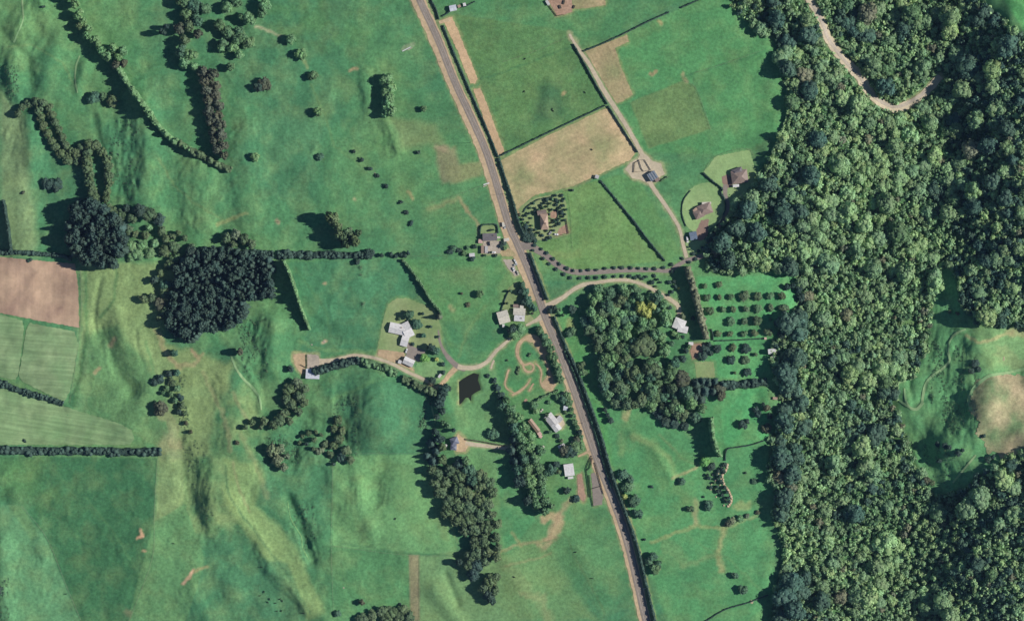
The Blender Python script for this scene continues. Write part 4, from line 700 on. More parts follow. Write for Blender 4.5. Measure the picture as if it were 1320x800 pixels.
JG = [(677, 296, 2), (673, 290, 1.8), (676, 287, 1.8), (688, 262, 1.8), (684, 268, 1.8), (690, 268, 1.6), (702, 262, 1.8), (710, 262, 2), (712, 257, 1.8), (721, 261, 1.8), (728, 256, 1.8), (730, 270, 1.8), (729, 276, 1.8), (728, 284, 2), (717, 291, 1.8), (722, 282, 1.6), (714, 297, 1.8), (690, 303, 2.2), (695, 300, 2), (699, 303, 2.4), (681, 287, 1.8), (686, 291, 1.8), (685, 281, 1.6), (690, 296, 2), (705, 297, 2), (694, 270, 1.6), (700, 268, 2), (674, 296, 2.4), (706, 266, 1.6), (712, 287, 1.6), (716, 286, 1.8)]
cluster('in the junction garden', 'garden shrubs by the junction', [(a, b, c, random.choice(['broad', 'dark', 'blue', 'light'])) for a, b, c in JG] + [(669, 277, 2.6, 'brown'), (674, 283, 2), (678, 278, 2), (682, 275, 2), (678, 292, 3.6), (684, 296, 3), (680, 303, 6), (686, 305, 6), (677, 308, 4), (682, 309, 4), (690, 310, 3), (698, 265, 2), (705, 258, 3), (716, 252, 2), (724, 252, 2.4), (717, 258, 2.6), (717, 264, 2.6), (725, 259, 2.4), (726, 265, 2.4), (722, 268, 2.4), (724, 274, 3.6), (726, 279, 2), (719, 284, 2), (721, 288, 2.4), (709, 306, 3), (704, 309, 2), (738, 245, 2), (708, 276, 1.8), (711, 270, 1.8), (712, 292, 1.5), (689, 273, 2), (714, 284, 1.6), (719, 271, 1.6), (693, 275, 1.8)], 'dark', 3.2)
for row, lst in (('upper', [(689.4, 316), (698, 321), (705, 326), (713, 333.5), (721, 340), (730.6, 346), (739, 348.5), (749.4, 348.8), (759, 348), (769.4, 347.5), (780, 346), (791.5, 345.2), (802, 344.5), (813, 345), (823.5, 345.5), (833.5, 346), (844, 346), (855.5, 345), (866, 341), (880, 333), (894, 327), (900.5, 323.5), (905, 319.5)]),
                 ('lower', [(687, 322.8), (700, 333), (708, 340), (717, 347), (727, 353.2), (735, 357.8), (747.5, 358.5), (759, 358), (769, 357.5), (780, 357), (792, 356), (802.5, 355.8), (812, 356), (819, 358), (824, 356), (828, 359), (833.5, 356.5), (844, 355.5), (867, 350), (888.5, 337.8), (897, 334), (911, 324)])):
    for i, (a, b) in enumerate(lst):
        tree(a, b, random.uniform(2.3, 2.9), 2.3, 'dark', f'small round dark tree, {ordn(i)} from the road on the {row} side of the avenue', 'avenue trees along the sealed driveway', 'broad', 'avenue_tree', 'avenue tree')
cluster('beside the tall windbreak', 'shrubs left of the windbreak', [(841, 364, 3.2), (852, 364, 1.8), (863, 364, 3), (869, 363, 2.5), (848, 360, 2), (871, 369, 3), (866, 376, 2.6), (862, 380, 2.4), (850, 386, 2), (846, 369, 1.6, 'olive'), (875, 372, 2, 'yellow')], 'dark', 3)
cluster('by the junction right of the road', 'trees right of the junction', [(709, 401, 4, 'dark'), (714, 396, 4, 'dark'), (720, 400, 4, 'broad'), (738, 399, 6, 'dark'), (733, 430, 6, 'blue'), (738, 426, 5, 'broad'), (749, 470, 6, 'olive'), (751, 480, 6, 'broad'), (726, 406, 2.5)], 'broad', 6)
# middle wood
WOOD = [(754, 372), (775, 366), (800, 370), (830, 371), (850, 386), (866, 400), (862, 424), (866, 450), (884, 468), (892, 484), (888, 510), (906, 524), (904, 540), (888, 546), (868, 536), (850, 530), (836, 524), (808, 528), (784, 520), (776, 500), (772, 470), (762, 440), (756, 405)]
pts = fill(WOOD, 12.5, .38); itw = []
for a, b in pts:
    if math.hypot(a - 832, b - 450) < 17 or math.hypot(a - 878, b - 488) < 14: continue
    c = 'light' if (b < 440 and random.random() < .5) else random.choice(['broad', 'blue', 'broad', 'olive', 'light'])
    if math.hypot(a - 832, b - 399) < 10 or math.hypot(a - 853, b - 402) < 6 or math.hypot(a - 789, b - 395) < 5: c = 'yellow'
    itw.append((a, b, random.uniform(6.5, 9.5), c, random.uniform(8, 15)))
itw += [(830, 447, 16, 'olive', 16, 'dense'), (878, 488, 13, 'brown', 12, 'dense'), (815, 480, 11, 'olive', 15), (800, 500, 12, 'olive', 14), (840, 478, 12, 'olive', 15)]
cluster('in the mixed wood', 'trees of the mixed wood', itw, 'broad', 12)
cluster('in the dark stand beside the pale lawn', 'trees of the dark stand by the lawn', [(898, 494, 7), (906, 492, 7), (914, 493, 7), (922, 492, 6), (900, 504, 7), (910, 504, 8), (920, 504, 7, 'pine'), (928, 500, 8, 'brown', 8, 'dense'), (930, 510, 7, 'brown', 8, 'dense'), (896, 514, 7), (904, 516, 7)], 'pine', 11, 'conifer')
cluster('by the reddish yard', 'trees by the reddish yard', [(909, 450, 6), (914, 444, 4), (906, 458, 6), (916, 455, 4), (884, 452, 4), (880, 462, 5), (888, 446, 3, 'broad'), (866, 443, 4, 'blue'), (869, 430, 4, 'light'), (874, 434, 4, 'light'), (880, 434, 3), (893, 410, 3, 'dark'), (880, 408, 4, 'grey'), (863, 396, 3), (859, 392, 3)], 'dark', 5)
cluster('at the edge of the lower fields', 'trees at the edge of the lower fields', [(783, 535, 4), (787, 542, 4.5), (780, 528, 4), (850, 536, 6), (858, 544, 7), (870, 546, 7), (882, 549, 6), (845, 528, 6)], 'dark', 6)
cluster('in the row beside the lower road', 'trees beside the lower road', [(803, 611, 7.5), (810, 628, 9, 'broad'), (805, 640, 4, 'yellow'), (818, 645, 8.5), (822, 662, 7.5), (813, 618, 6), (841, 718, 7), (836, 724, 6), (845, 733, 8, 'broad'), (848, 727, 6)], 'blue', 7.5)
cluster('over the lower right paddock', 'scattered trees of the lower paddock', [(909, 595, 6.5, 'bright', 7, 'dense'), (879, 620, 5.5, 'blue', 5), (890, 656, 5, 'olive', 5), (914, 651, 7.5, 'blue', 7), (840, 627, 2.4, 'dark', 3), (948, 741, 5.5, 'blue', 5), (958, 759, 7, 'blue', 6), (831, 695, 1.8, 'dark', 2.5), (938, 675, 4, 'brown', 5), (943, 672, 6, 'grey', 6), (954, 668, 5, 'light', 4), (963, 665, 4, 'grey', 3), (977, 660, 3, 'brown', 3), (961, 609, 1.6, 'dark', 2), (917, 602, 6, 'dark', 5), (907, 640, 1.8, 'dark', 2), (973, 620, 4, 'blue', 2.5)], 'blue', 6)
cluster('in the small meadow by the forest', 'trees of the small meadow', [(958, 547, 6.5), (963, 543, 4), (974, 528, 5, 'dark'), (977, 533, 5), (989, 526, 5, 'brown'), (992, 536, 4), (988, 551, 6.5, 'brown'), (984, 521, 3)], 'dark', 6)
# orchard
ORC = [[(145, 155, 4), (300, 145, 5)], [(170, 280, 5.5), (305, 280, 4), (430, 275, 4.5), (575, 272, 7.5), (720, 265, 6.5), (850, 262, 5), (980, 260, 6)], [(200, 425, 6), (340, 412, 4.5), (455, 410, 5), (590, 405, 5), (725, 400, 6), (860, 395, 6), (1010, 390, 7)], [(430, 545, 6.5), (575, 545, 4.5), (710, 535, 6.5), (855, 518, 2.4), (980, 532, 5)], [(290, 675, 4.5), (415, 672, 4.5), (570, 670, 4.5), (680, 668, 5.5), (830, 660, 6)]]
for ri, row in enumerate(ORC):
    for i, (a, b, r_) in enumerate(row):
        tree(890 + a / 8.42 + 1.5, 350 + b / 8.42, r_ * .97, 3.0 + r_ * .28, 'olive' if (i + ri) % 3 else 'broad', f'orchard tree, {ordn(i)} from the left in the {ordn(ri)} row', 'orchard trees in rows', 'broad', 'orchard_tree', 'orchard tree')
for ri, row in enumerate([[(275, 160, 5.5), (450, 155, 5), (590, 160, 7), (692, 222, 3)], [(430, 282, 5.5), (582, 288, 6)], [(605, 420, 5.5), (470, 425, 2.2)]]):
    for i, (a, b, r_) in enumerate(row):
        tree(890 + a / 8.42 + 1.5, 430 + b / 8.42, r_ * 1.06, 3.0 + r_ * .28, 'olive' if i % 2 else 'dark', f'orchard tree below the cross hedge, {ordn(i)} from the left in row {["one", "two", "three"][ri]}', 'orchard trees below the cross hedge', 'broad', 'orchard_tree', 'orchard tree')
cluster('between orchard and forest', 'trees between orchard and forest', [(1015, 370, 5), (1022, 368, 4), (1030, 373, 6), (1032, 384, 6), (1008, 432, 6), (1000, 446, 5), (1004, 415, 6), (1012, 405, 5)], 'dark', 8)
# forest
keep = np.zeros((VW, UW), np.float32); keep[:] = mf
road_f = smooth_path([(1036, -20), (1046, 4), (1054, 16), (1062, 34), (1068, 50), (1082, 70), (1096, 86), (1108, 98), (1118, 114), (1130, 128), (1146, 138), (1160, 139), (1174, 133), (1190, 122), (1202, 110), (1212, 98)], 4)
def ffield(a, b): return bil(mf, np.array([a]), np.array([b]))[0]
cell = {}; FT = []
big = [(1014, 66, 9), (1020, 132, 11), (1044, 116, 12), (1016, 88, 12), (930, 312, 14), (1015, 415, 14), (1030, 425, 14), (1060, 412, 13), (1015, 480, 16), (1025, 460, 15), (1020, 500, 15), (1030, 520, 13), (1012, 545, 14), (1006, 590, 15), (1020, 610, 14), (1010, 640, 14), (1008, 660, 12), (1020, 750, 16), (1012, 770, 16), (1025, 785, 15), (1092, 275, 14), (1096, 285, 12), (950, 295, 12), (965, 270, 12), (940, 335, 12), (975, 300, 13), (1248, 85, 16), (1225, 20, 15), (1300, 60, 14), (1255, 265, 12), (1210, 660, 13), (1140, 700, 15), (1120, 770, 15), (1105, 770, 14), (1075, 600, 12), (1125, 610, 14), (1115, 600, 13), (1130, 560, 15), (1110, 575, 13), (1195, 782, 13), (1050, 330, 11), (1245, 655, 14), (1265, 640, 14), (1280, 90, 14), (990, 240, 12)]
def try_add(a, b, r, f=.72):
    if ffield(a, b) < .6: return False
    if a < 1225 and b < 150 and np.min(np.hypot(road_f[:, 0] - a, road_f[:, 1] - b)) < r + 4.5: return False
    i, j = int(a // 16), int(b // 16)
    for x in range(i - 2, i + 3):
        for y in range(j - 2, j + 3):
            for (p, q, s) in cell.get((x, y), ()):
                if (p - a) ** 2 + (q - b) ** 2 < ((r + s) * f) ** 2: return False
    cell.setdefault((i, j), []).append((a, b, r)); FT.append((a, b, r)); return True
for a, b, r_ in big: try_add(a, b, r_, .5)
for rmin, rmax, n in ((11, 14.5, 260), (8.5, 11, 1200), (6, 8, 5000), (3.6, 5.6, 18000)):
    for k in range(n):
        a = random.uniform(895, 1385); b = random.uniform(-60, 860)
        dens = fbm(np.array([a]), np.array([b]), 60, 90, 2)[0]
        if rmin > 8 and dens < .52: continue
        try_add(a, b, random.uniform(rmin, rmax), .66 if rmin > 5 else .61)
print('forest trees', len(FT))
inframe = [t for t in FT if 0 < t[0] < 1320 and 0 < t[1] < 800]
inframe.sort(key=lambda t: -t[2]); ind = set(map(tuple, inframe[:300]))
def fcol(a, b, r):
    if r < 6.5 and math.hypot((a - 1130) / 1.0, (b - 650) / 1.6) < 55 and random.random() < .55: return 'light'
    if a > 1225 and random.random() < .3: return 'forestd'
    n = fbm(np.array([a]), np.array([b]), 70, 95, 3)[0]
    if a < 1040 and 395 < b < 800 and r > 9: return 'forestd'
    if r > 11 and a < 1060: return 'forestd'
    x = random.random()
    if x < .03: return 'tan'
    if n > .58: return 'forestl' if x < .6 else 'forest'
    if n < .42: return 'forestd' if x < .5 else 'forest'
    return 'forest' if x < .58 else 'forestl' if x < .84 else 'broad'
def zone(a, b):
    if b < 160: return 'around the gravel road' if a < 1215 else 'in the top right corner'
    if a > 1210 and b < 430: return 'on the far right slope'
    if a > 1180 and b > 570: return 'below the scorched hillside'
    if a < 1030: return 'along the paddock forest edge'
    if b < 350: return 'below the gravel road'
    if b < 560: return 'left of the cleared hillside'
    return 'in the lower forest'
ACC = Acc(); UND = Acc(); FT = [(a, b, r_, fcol(a, b, r_)) for a, b, r_ in FT]; FL = {}
for q in sorted(FT, key=lambda q: q[1]):
    if q[:3] in ind:
        k_ = ('spreading' if q[2] > 10 else 'rounded', WORD[q[3]], zone(q[0], q[1])); FL.setdefault(k_, []).append(q[:3])
FN = {t: (k_, i) for k_, l in FL.items() for i, t in enumerate(l)}
for (a, b, r_, c) in FT:
    tall = 4.6 + r_ * .58 + (6 if r_ > 11 else 0) + random.uniform(-2, 2.5)
    if (a, b, r_) in ind:
        tree(a, b, r_ * 1.04, tall, c, f'{FN[(a, b, r_)][0][0]} {WORD[c]} tree, {ordn(FN[(a, b, r_)][1])} from the top {zone(a, b)}', 'large canopy trees of the eastern forest', 'dense' if r_ > 10 else 'broad', 'forest_tree', 'forest tree')
    else:
        V, F, C = random.choice(LO); hc = tall * .6; p = pos(660 + (a - 660) * (1 - hc / HC), 400 + (b - 400) * (1 - hc / HC)); th = random.uniform(0, 6.28); cs, sn = math.cos(th), math.sin(th)
        W = V * [r_ * S, r_ * S, tall]; W = np.stack([W[:, 0] * cs - W[:, 1] * sn, W[:, 0] * sn + W[:, 1] * cs, W[:, 2]], -1) + p
        ACC.add(W, F, C * np.array(tcol(c, .2)[:3]))
V, F, C = ACC.get(); o = mesh_obj('forest_canopy', V, F, M['leaf'], attr=C); tag(o, 'mass of smaller forest tree crowns filling the eastern forest', 'forest', None, 'stuff'); print('canopy tris', len(F))
# undergrowth
n = 17000; a = RNG.uniform(900, 1385, n); b = RNG.uniform(-60, 860, n); k = bil(mf, a, b) > .5; a = a[k]; b = b[k]
dr = np.min(np.hypot(road_f[:, 0][None] - a[:, None], road_f[:, 1][None] - b[:, None]), 1); k = dr > 5.5; a = a[k]; b = b[k]
for (aa, bb) in zip(a, b):
    p = pos(aa, bb); hh = random.uniform(3, 7.5); m_ = 7; d = RNG.normal(0, 1, (m_, 3)); d[:, 2] = np.abs(d[:, 2]); d /= np.linalg.norm(d, axis=1)[:, None]
    c = np.array(tcol(random.choice(['forestl', 'light', 'forest', 'broad']), .25)[:3]); UND.add(*leaves(p + d * [1.9, 1.9, hh], d, 1.35, c[None] * RNG.uniform(.7, 1.2, (m_, 1)), RNG, .4))
V, F, C = UND.get(); o = mesh_obj('undergrowth', V, F, M['leaf'], attr=C); tag(o, 'green undergrowth between the forest trees', 'undergrowth', None, 'stuff'); print('undergrowth', len(F))
SB = Acc()  # dark leaf clumps added to give the steep faces a shaded, rougher tone
for poly, n_ in (([(305, 412), (345, 412), (345, 490), (315, 490)], 200), ([(1195, 435), (1258, 450), (1262, 545), (1225, 560), (1200, 520)], 500), ([(144, 155), (180, 155), (184, 200), (178, 258), (150, 258), (140, 200)], 160), ([(430, 510), (462, 510), (462, 590), (432, 590)], 160), ([(370, 650), (405, 650), (412, 722), (388, 722)], 130), ([(232, 560), (262, 570), (285, 690), (262, 690)], 130), ([(540, 505), (566, 505), (560, 555), (540, 550)], 160), ([(0, 85), (24, 85), (26, 130), (0, 130)], 140), ([(1165, 560), (1235, 580), (1220, 630), (1190, 620)], 260), ([(225, 480), (240, 480), (245, 560), (232, 560)], 120), ([(340, 560), (385, 560), (385, 600), (345, 600)], 160), ([(0, 745), (12, 745), (12, 800), (0, 800)], 60)):
    x0 = min(p[0] for p in poly); x1 = max(p[0] for p in poly); y0 = min(p[1] for p in poly); y1 = max(p[1] for p in poly)
    a = RNG.uniform(x0, x1, n_ * 3); b = RNG.uniform(y0, y1, n_ * 3); k = inside(a, b, poly) & (fbm(a * 2.2, b * .8, 14, 66, 3) > .5); a = a[k][:n_]; b = b[k][:n_]
    for aa, bb in zip(a, b):
        p = pos(aa, bb); d = RNG.normal(0, 1, (6, 3)); d[:, 2] = np.abs(d[:, 2]); d /= np.linalg.norm(d, axis=1)[:, None]; h_ = RNG.uniform(.4, 1.3)
        SB.add(*leaves(p + d * [.7, 1.1, h_ * .7], d, .42, (np.array(COLR[random.choice(['dark', 'olive', 'broad', 'dark'])]) * 1.3)[None] * RNG.uniform(.7, 1.3, (6, 1)), RNG, .4))
V, F, C = SB.get(); o = mesh_obj('slope_shade_scrub', V, F, M['leaf'], attr=C); tag(o, 'low scrub added for the dark shaded look of the steep pasture faces', 'scrub', None, 'stuff')
# lone bushes in the clearing
cluster('in the cleared hillside', 'bushes of the cleared hillside', [(1208, 572, 3.6), (1218, 574, 4), (1224, 576, 3.6), (1236, 584, 4.5), (1241, 580, 3), (1211, 594, 3.4), (1261, 408, 2), (1268, 562, 3), (1274, 592, 4.5), (1280, 588, 3.5), (1224, 402, 3, 'olive'), (1234, 404, 3, 'brown'), (1194, 618, 6, 'brown', 6), (1202, 622, 4, 'olive'), (1258, 468, 6, 'dark', 3), (1252, 478, 5, 'dark', 3), (1262, 476, 4, 'dark', 3)], 'dark', 4)

# ------------------------------------------------------------------ hedges and shelterbelts (each one thing)
def hedge(label, pl, wd, h, colr, name='hedge', cat='hedge', peaks=0.0, dens=2.2, group=None, gap=None, leaf=.38):
    r = np.random.default_rng(int(abs(pl[0][0]) * 7 + pl[0][1])); p = smooth_path(pl, 1.2); n = normals2(p); L = len(p); A = Acc(); base = np.array(COLR[colr]) * GAIN
    Hh = (np.interp(np.linspace(0, 1, L), np.linspace(0, 1, len(h)), h) if isinstance(h, (list, tuple)) else np.full(L, float(h)))
    t = np.arange(L) * 1.2
    pk = 1 + peaks * 1.2 * (vn(t / 3.6, t * 0, int(pl[0][1]) % 50) - .5) * 2 + .2 * (vn(t / 2.0, t * 0, 5) - .5)
    Hh = Hh * pk; Wd = wd * S * (1 + (.22 + peaks * .3) * (vn(t / 4.0, t * 0, 8) - .5) * 2)
    hc = Hh * .7; bu = 660 + (p[:, 0] - 660) * (1 - hc / HC); bv = 400 + (p[:, 1] - 400) * (1 - hc / HC); P0 = pos(bu, bv); nw = np.stack([n[:, 0], -n[:, 1], 0 * n[:, 0]], -1)
    sec = [(-.46, -.1), (-.5, .45), (-.36, .86), (0, 1.0), (.36, .86), (.5, .45), (.46, -.1)]; rows = []
    for a_, z_ in sec: rows.append(P0 + nw * (a_ * Wd * .9)[:, None] * (1 + r.uniform(-.12, .12, (L, 1))) + np.stack([0 * Hh, 0 * Hh, z_ * Hh * .93], -1) * (1 + r.uniform(-.1, .06, (L, 1))))
    V = np.stack(rows, 1).reshape(-1, 3); c = len(sec); ii = np.arange(L * c).reshape(L, c)
    q = np.stack([ii[:-1, :-1], ii[:-1, 1:], ii[1:, 1:], ii[1:, :-1]], -1).reshape(-1, 4); F = np.concatenate([q[:, [0, 1, 2]], q[:, [0, 2, 3]]])
    tn = (.55 + .7 * vn(t / 2.6, t * 0, 3))[:, None] * np.ones((1, c)); A.add(V, F, base[None] * tn.reshape(-1, 1) * r.uniform(.7, 1.05, (L * c, 1)))
    iv, if_ = ico(1); ncl = int(L * 1.2 / max(1.0, wd * .30) * 1.5)
    for _ in range(ncl):
        k = r.integers(0, L); a_ = r.uniform(-.42, .42); rr = Wd[k] * r.uniform(.2, .34) + .12; zz = Hh[k] * (1 - .5 * abs(a_)) * r.uniform(.72, 1.0)
        cc_ = P0[k] + nw[k] * a_ * Wd[k] + [0, 0, zz]; A.add(iv * (1 + r.uniform(-.25, .2, (len(iv), 1))) * [rr, rr, max(rr, Hh[k] * .2)] + cc_, if_, base[None] * r.uniform(.6, 1.3) * r.uniform(.85, 1.1, (len(iv), 1)))
    for e in (0, L - 1): A.add(V.reshape(L, c, 3)[e], np.array([[0, k, k + 1] for k in range(1, c - 1)]), np.repeat(base[None] * .7, c, 0))
    m_ = int(L * dens * 2.0 * (1 + (wd / 5) + float(np.mean(Hh)) / 8)); k = r.integers(0, L, m_); an = r.uniform(-.15, math.pi + .15, m_); dn = np.stack([np.cos(an), np.sin(an)], -1)
    Pp = P0[k] + nw[k] * (dn[:, 0] * Wd[k] * .52)[:, None]; Pp[:, 2] += (.35 + .65 * np.clip(dn[:, 1], 0, 1)) * Hh[k] * r.uniform(.5, 1.06, m_); Nn = nw[k] * dn[:, :1]; Nn[:, 2] = dn[:, 1]
    A.add(*leaves(Pp, Nn, leaf, base[None] * (tn[k, :1]) * r.uniform(.75, 1.35, (m_, 1)), r)); V, F, C = A.get()
    org = P0[L // 2].copy(); o = mesh_obj(name, V - org, F, M['leaf'], attr=C); o.location = org; return tag(o, label, cat, group)
RH = 'roadside hedges right of the road'
hedge('tall tapering shelterbelt running down the left hillside', [(153, 88), (158, 98), (167, 112), (185, 136), (202, 160), (222, 180), (245, 193)], 7, [14, 15, 14, 12, 9], 'light', 'shelterbelt', 'shelterbelt', .4, 3, leaf=.6)
hedge('low ragged end of the shelterbelt below the brown row', [(222, 181), (240, 190), (262, 202), (280, 212), (298, 219)], 8, [8, 8, 7, 5], 'olive', 'shelterbelt', 'shelterbelt', .55, 3, leaf=.5)
hedge('steep row of tall thin poplars beside the plantation', [(365, 336), (373, 352), (380, 372), (387, 395), (394, 412), (399, 425)], 3.5, [19, 19, 17, 15, 9], 'light', 'shelterbelt', 'shelterbelt', .22, 3, leaf=.5)
hedge('clumpy east-west row of trimmed trees', [(358, 328), (380, 328), (400, 329), (420, 328), (440, 329), (468, 329)], 9, 5, 'dark', 'hedge', 'hedge', .6, 3.5, leaf=.7)
hedge('dark row of trees left of the trimmed east-west row', [(318, 327), (335, 326), (352, 328)], 8, 8, 'dark', 'hedge', 'hedge', .3, 3, leaf=.6)
hedge('slanting hedge from the tree row to the house lawn', [(519, 335), (530, 348), (545, 370), (556, 388), (566, 400), (569, 407)], 3.6, [5, 5, 6, 7], 'broad', peaks=.25)
hedge('long straight thick hedge at the lower left', [(-30, 580), (0, 580), (60, 581), (120, 581), (160, 582), (206, 582)], 10, 4.2, 'dark', peaks=.2, dens=3.2, leaf=.5)
hedge('thick hedge between the two mown fields', [(-30, 482), (0, 493), (25, 503), (50, 510), (81, 520)], 7.5, 3.4, 'dark', peaks=.15, dens=3)
hedge('ragged hedge above the brown tilled field', [(-30, 322), (0, 325), (25, 325), (50, 327), (75, 329), (92, 333)], 6, 5, 'dark', peaks=.3, dens=3)
hedge('tall hedge shading the left edge of the photo', [(4, 258), (9, 285), (14, 322)], 3, 10, 'dark', peaks=.2)
hedge('dark clipped hedge between blue-white shed and drive', [(405, 479), (420, 475), (440, 469), (462, 464)], 9.5, 7, 'dark', peaks=.3, dens=3.4, leaf=.6)
hedge('green clipped hedge along the middle of the long drive', [(466, 465), (480, 469), (495, 474), (512, 482)], 9, 4, 'broad', peaks=.25, dens=3.2, leaf=.5)
hedge('lower clipped hedge ending at the drive corner', [(519, 488), (530, 492), (545, 500), (562, 507)], 9, 6, 'olive', peaks=.3, dens=3.2, leaf=.55)
hedge('uppermost roadside hedge ending at the gateway', [(548, -25), (556, 0), (562, 12), (566, 25)], 1.8, 3.0, 'dark', peaks=.1, group=RH)
hedge('long thin roadside hedge beside the tan strips', [(571, 33), (585, 68), (605, 115), (625, 160), (642, 202)], 2.2, [2.5, 2.5, 2.8, 3], 'dark', peaks=.1, group=RH)
hedge('thicker roadside hedge beside the parched field', [(643, 204), (652, 232), (662, 262), (668, 285), (675, 302)], 3, [3, 4, 5.5], 'dark', peaks=.15, group=RH)
hedge('dark roadside hedge below the avenue entrance', [(683, 326), (688, 340), (695, 358), (702, 376), (706, 386)], 3, [4, 5, 5], 'dark', peaks=.12, group=RH)
hedge('roadside hedge starting at the gravel track', [(714, 408), (722, 428), (733, 455)], 3, [3.5, 4], 'dark', peaks=.2, group=RH)
hedge('very long roadside hedge down to the bottom edge', [(734, 456), (748, 488), (762, 525), (775, 562), (785, 598), (796, 632), (810, 670), (822, 705), (832, 748), (842, 790), (852, 840)], 3.6, [5, 5.5, 6, 6.5, 7, 6, 5], 'dark', peaks=.12, dens=2.6, group=RH)
hedge('low second hedge line on the inner side of the long roadside hedge', [(728, 452), (742, 486), (755, 522), (768, 560), (778, 596), (788, 628)], 1.8, 2.5, 'blue', peaks=.12, group=RH)
hedge('thin hedge beside the upper gravel farm track', [(739, 57), (750, 76), (766, 105), (783, 134)], 1.8, 2.6, 'dark', peaks=.1)
hedge('thin hedge between parched field and farm track', [(784, 137), (800, 162), (822, 196)], 1.8, 2.6, 'dark', peaks=.1)
hedge('thin hedge along the upper side of the parched field', [(642, 202), (665, 191), (700, 174), (740, 155), (780, 136)], 1.7, 2, 'dark', peaks=.2)
hedge('thin hedge above the dry field by the track', [(752, 66), (775, 57), (805, 43), (835, 28), (862, 16)], 1.7, 2, 'dark', peaks=.2)
hedge('short thin hedge running out at the top edge', [(878, 10), (905, -2), (930, -14)], 1.7, 2, 'dark', peaks=.2)
hedge('slanting hedge between two green paddocks', [(774, 233), (790, 252), (808, 274), (818, 286), (832, 305), (848, 325), (857, 336)], 2.2, [1.8, 2.5, 3, 3.4, 2.5], 'dark', peaks=.3)
hedge('clipped hedge along the drive to the grey house', [(907, 223), (918, 233), (931, 243), (929, 248), (934, 256), (935, 270), (928, 284), (920, 298), (912, 312)], 1.9, 2.6, 'dark', peaks=.1)
hedge('low hedge around the round lawn', [(884, 291), (880, 280), (879, 268), (882, 256), (890, 246)], 1.2, 1.2, 'dark', peaks=.1)
hedge('tall windbreak with pale tops beside the orchard', [(886, 344), (891, 360), (896, 378), (901, 398), (906, 418), (911, 437)], 8.5, 13, 'tan', 'shelterbelt', 'shelterbelt', .12, 4, leaf=.5)
hedge('trimmed dark hedge below the orchard', [(931, 497), (945, 496), (965, 495), (988, 492)], 9.5, 5.5, 'dark', peaks=.3, dens=3.5, leaf=.55)
hedge('thin straight hedge crossing the orchard', [(922, 439), (950, 438), (984, 436)], 1.4, 1.5, 'dark', peaks=.1)
hedge('short hedge beside the orchard corner', [(917, 424), (919, 432), (919, 438)], 1.5, 2, 'dark', peaks=.1)
hedge('tall light green row shading the field corner', [(917, 538), (918, 555), (921, 572), (928, 588)], 6.5, 16, 'light', 'shelterbelt', 'shelterbelt', .15, 3, leaf=.5)
hedge('thin angled hedge below the small meadow', [(935, 593), (937, 579), (950, 576), (968, 573), (984, 568)], 1.6, 2, 'dark', peaks=.1)
hedge('thin hedge at the lower right paddock', [(910, 800), (935, 785), (965, 776), (990, 766)], 1.6, 1.6, 'dark', peaks=.1)
hedge('arched low hedge of the garden by the junction', [(675, 273), (678, 268), (684, 263), (692, 258), (700, 256), (712, 254)], 1.5, 1.5, 'dark', peaks=.2)
hedge('ring hedge around the brown garden bed', [(708, 273), (712, 270), (717, 271), (719, 276), (718, 281), (713, 283), (708, 281)], .9, 1, 'dark', peaks=.1)
hedge('hedge behind the grey farmhouse lawn', [(619, 303), (619, 295), (622, 290), (632, 289), (640, 290), (642, 300)], 1.6, 2.4, 'dark', peaks=.1)
hedge('hedge round the top of the angled house garden', [(688, 520), (697, 513), (708, 508), (720, 503)], 3, 3, 'broad', peaks=.3)
hedge('low hedge beside the slate house driveway', [(599, 566), (615, 568), (632, 571), (650, 574)], 1.4, 1.4, 'brown', peaks=.2)
hedge('hedge beside the farm shed at the top', [(570, 21), (577, 17), (580, 14)], 1.6, 2.2, 'dark', peaks=.1)
hedge('hedge stub right of the top farm shed', [(588, 10), (600, 8), (612, 2)], 1.4, 2, 'dark', peaks=.3)
hedge('short clipped hedge right of the striped barn', [(852, 233), (861, 228)], 2.2, 2.2, 'broad', peaks=.1)
hedge('hedge left of the white houses garden', [(646, 400), (650, 388), (655, 376)], 1.4, 1.6, 'dark', peaks=.2)
hedge('narrow ditch hedge bordering the forest edge', [(1017, 128), (1014, 150), (1006, 175), (996, 195)], 3, 5, 'forestl', peaks=.4)

# ------------------------------------------------------------------ fences: posts joined, rails one by one
M['wood'] = plain('weathered_timber', lin(150, 140, 125), .85, .2, 2); M['steel'] = plain('galvanised_steel', (.4, .4, .4), .4, .1, 2, .5, .6)
def box(V, F, c, hx, hy, hz, ax=(1, 0), z0=None):
    ax = np.array([ax[0], ax[1], 0.]); ax /= np.linalg.norm(ax); ay = np.array([-ax[1], ax[0], 0]); b = len(V); c = np.array(c, float)
    for sz in (-1, 1):
        for sx, sy in ((-1, -1), (1, -1), (1, 1), (-1, 1)): V.append(c + ax * sx * hx + ay * sy * hy + np.array([0, 0, sz * hz]))
    F += [(b, b + 3, b + 2, b + 1), (b + 4, b + 5, b + 6, b + 7), (b, b + 1, b + 5, b + 4), (b + 1, b + 2, b + 6, b + 5), (b + 2, b + 3, b + 7, b + 6), (b + 3, b, b + 4, b + 7)]
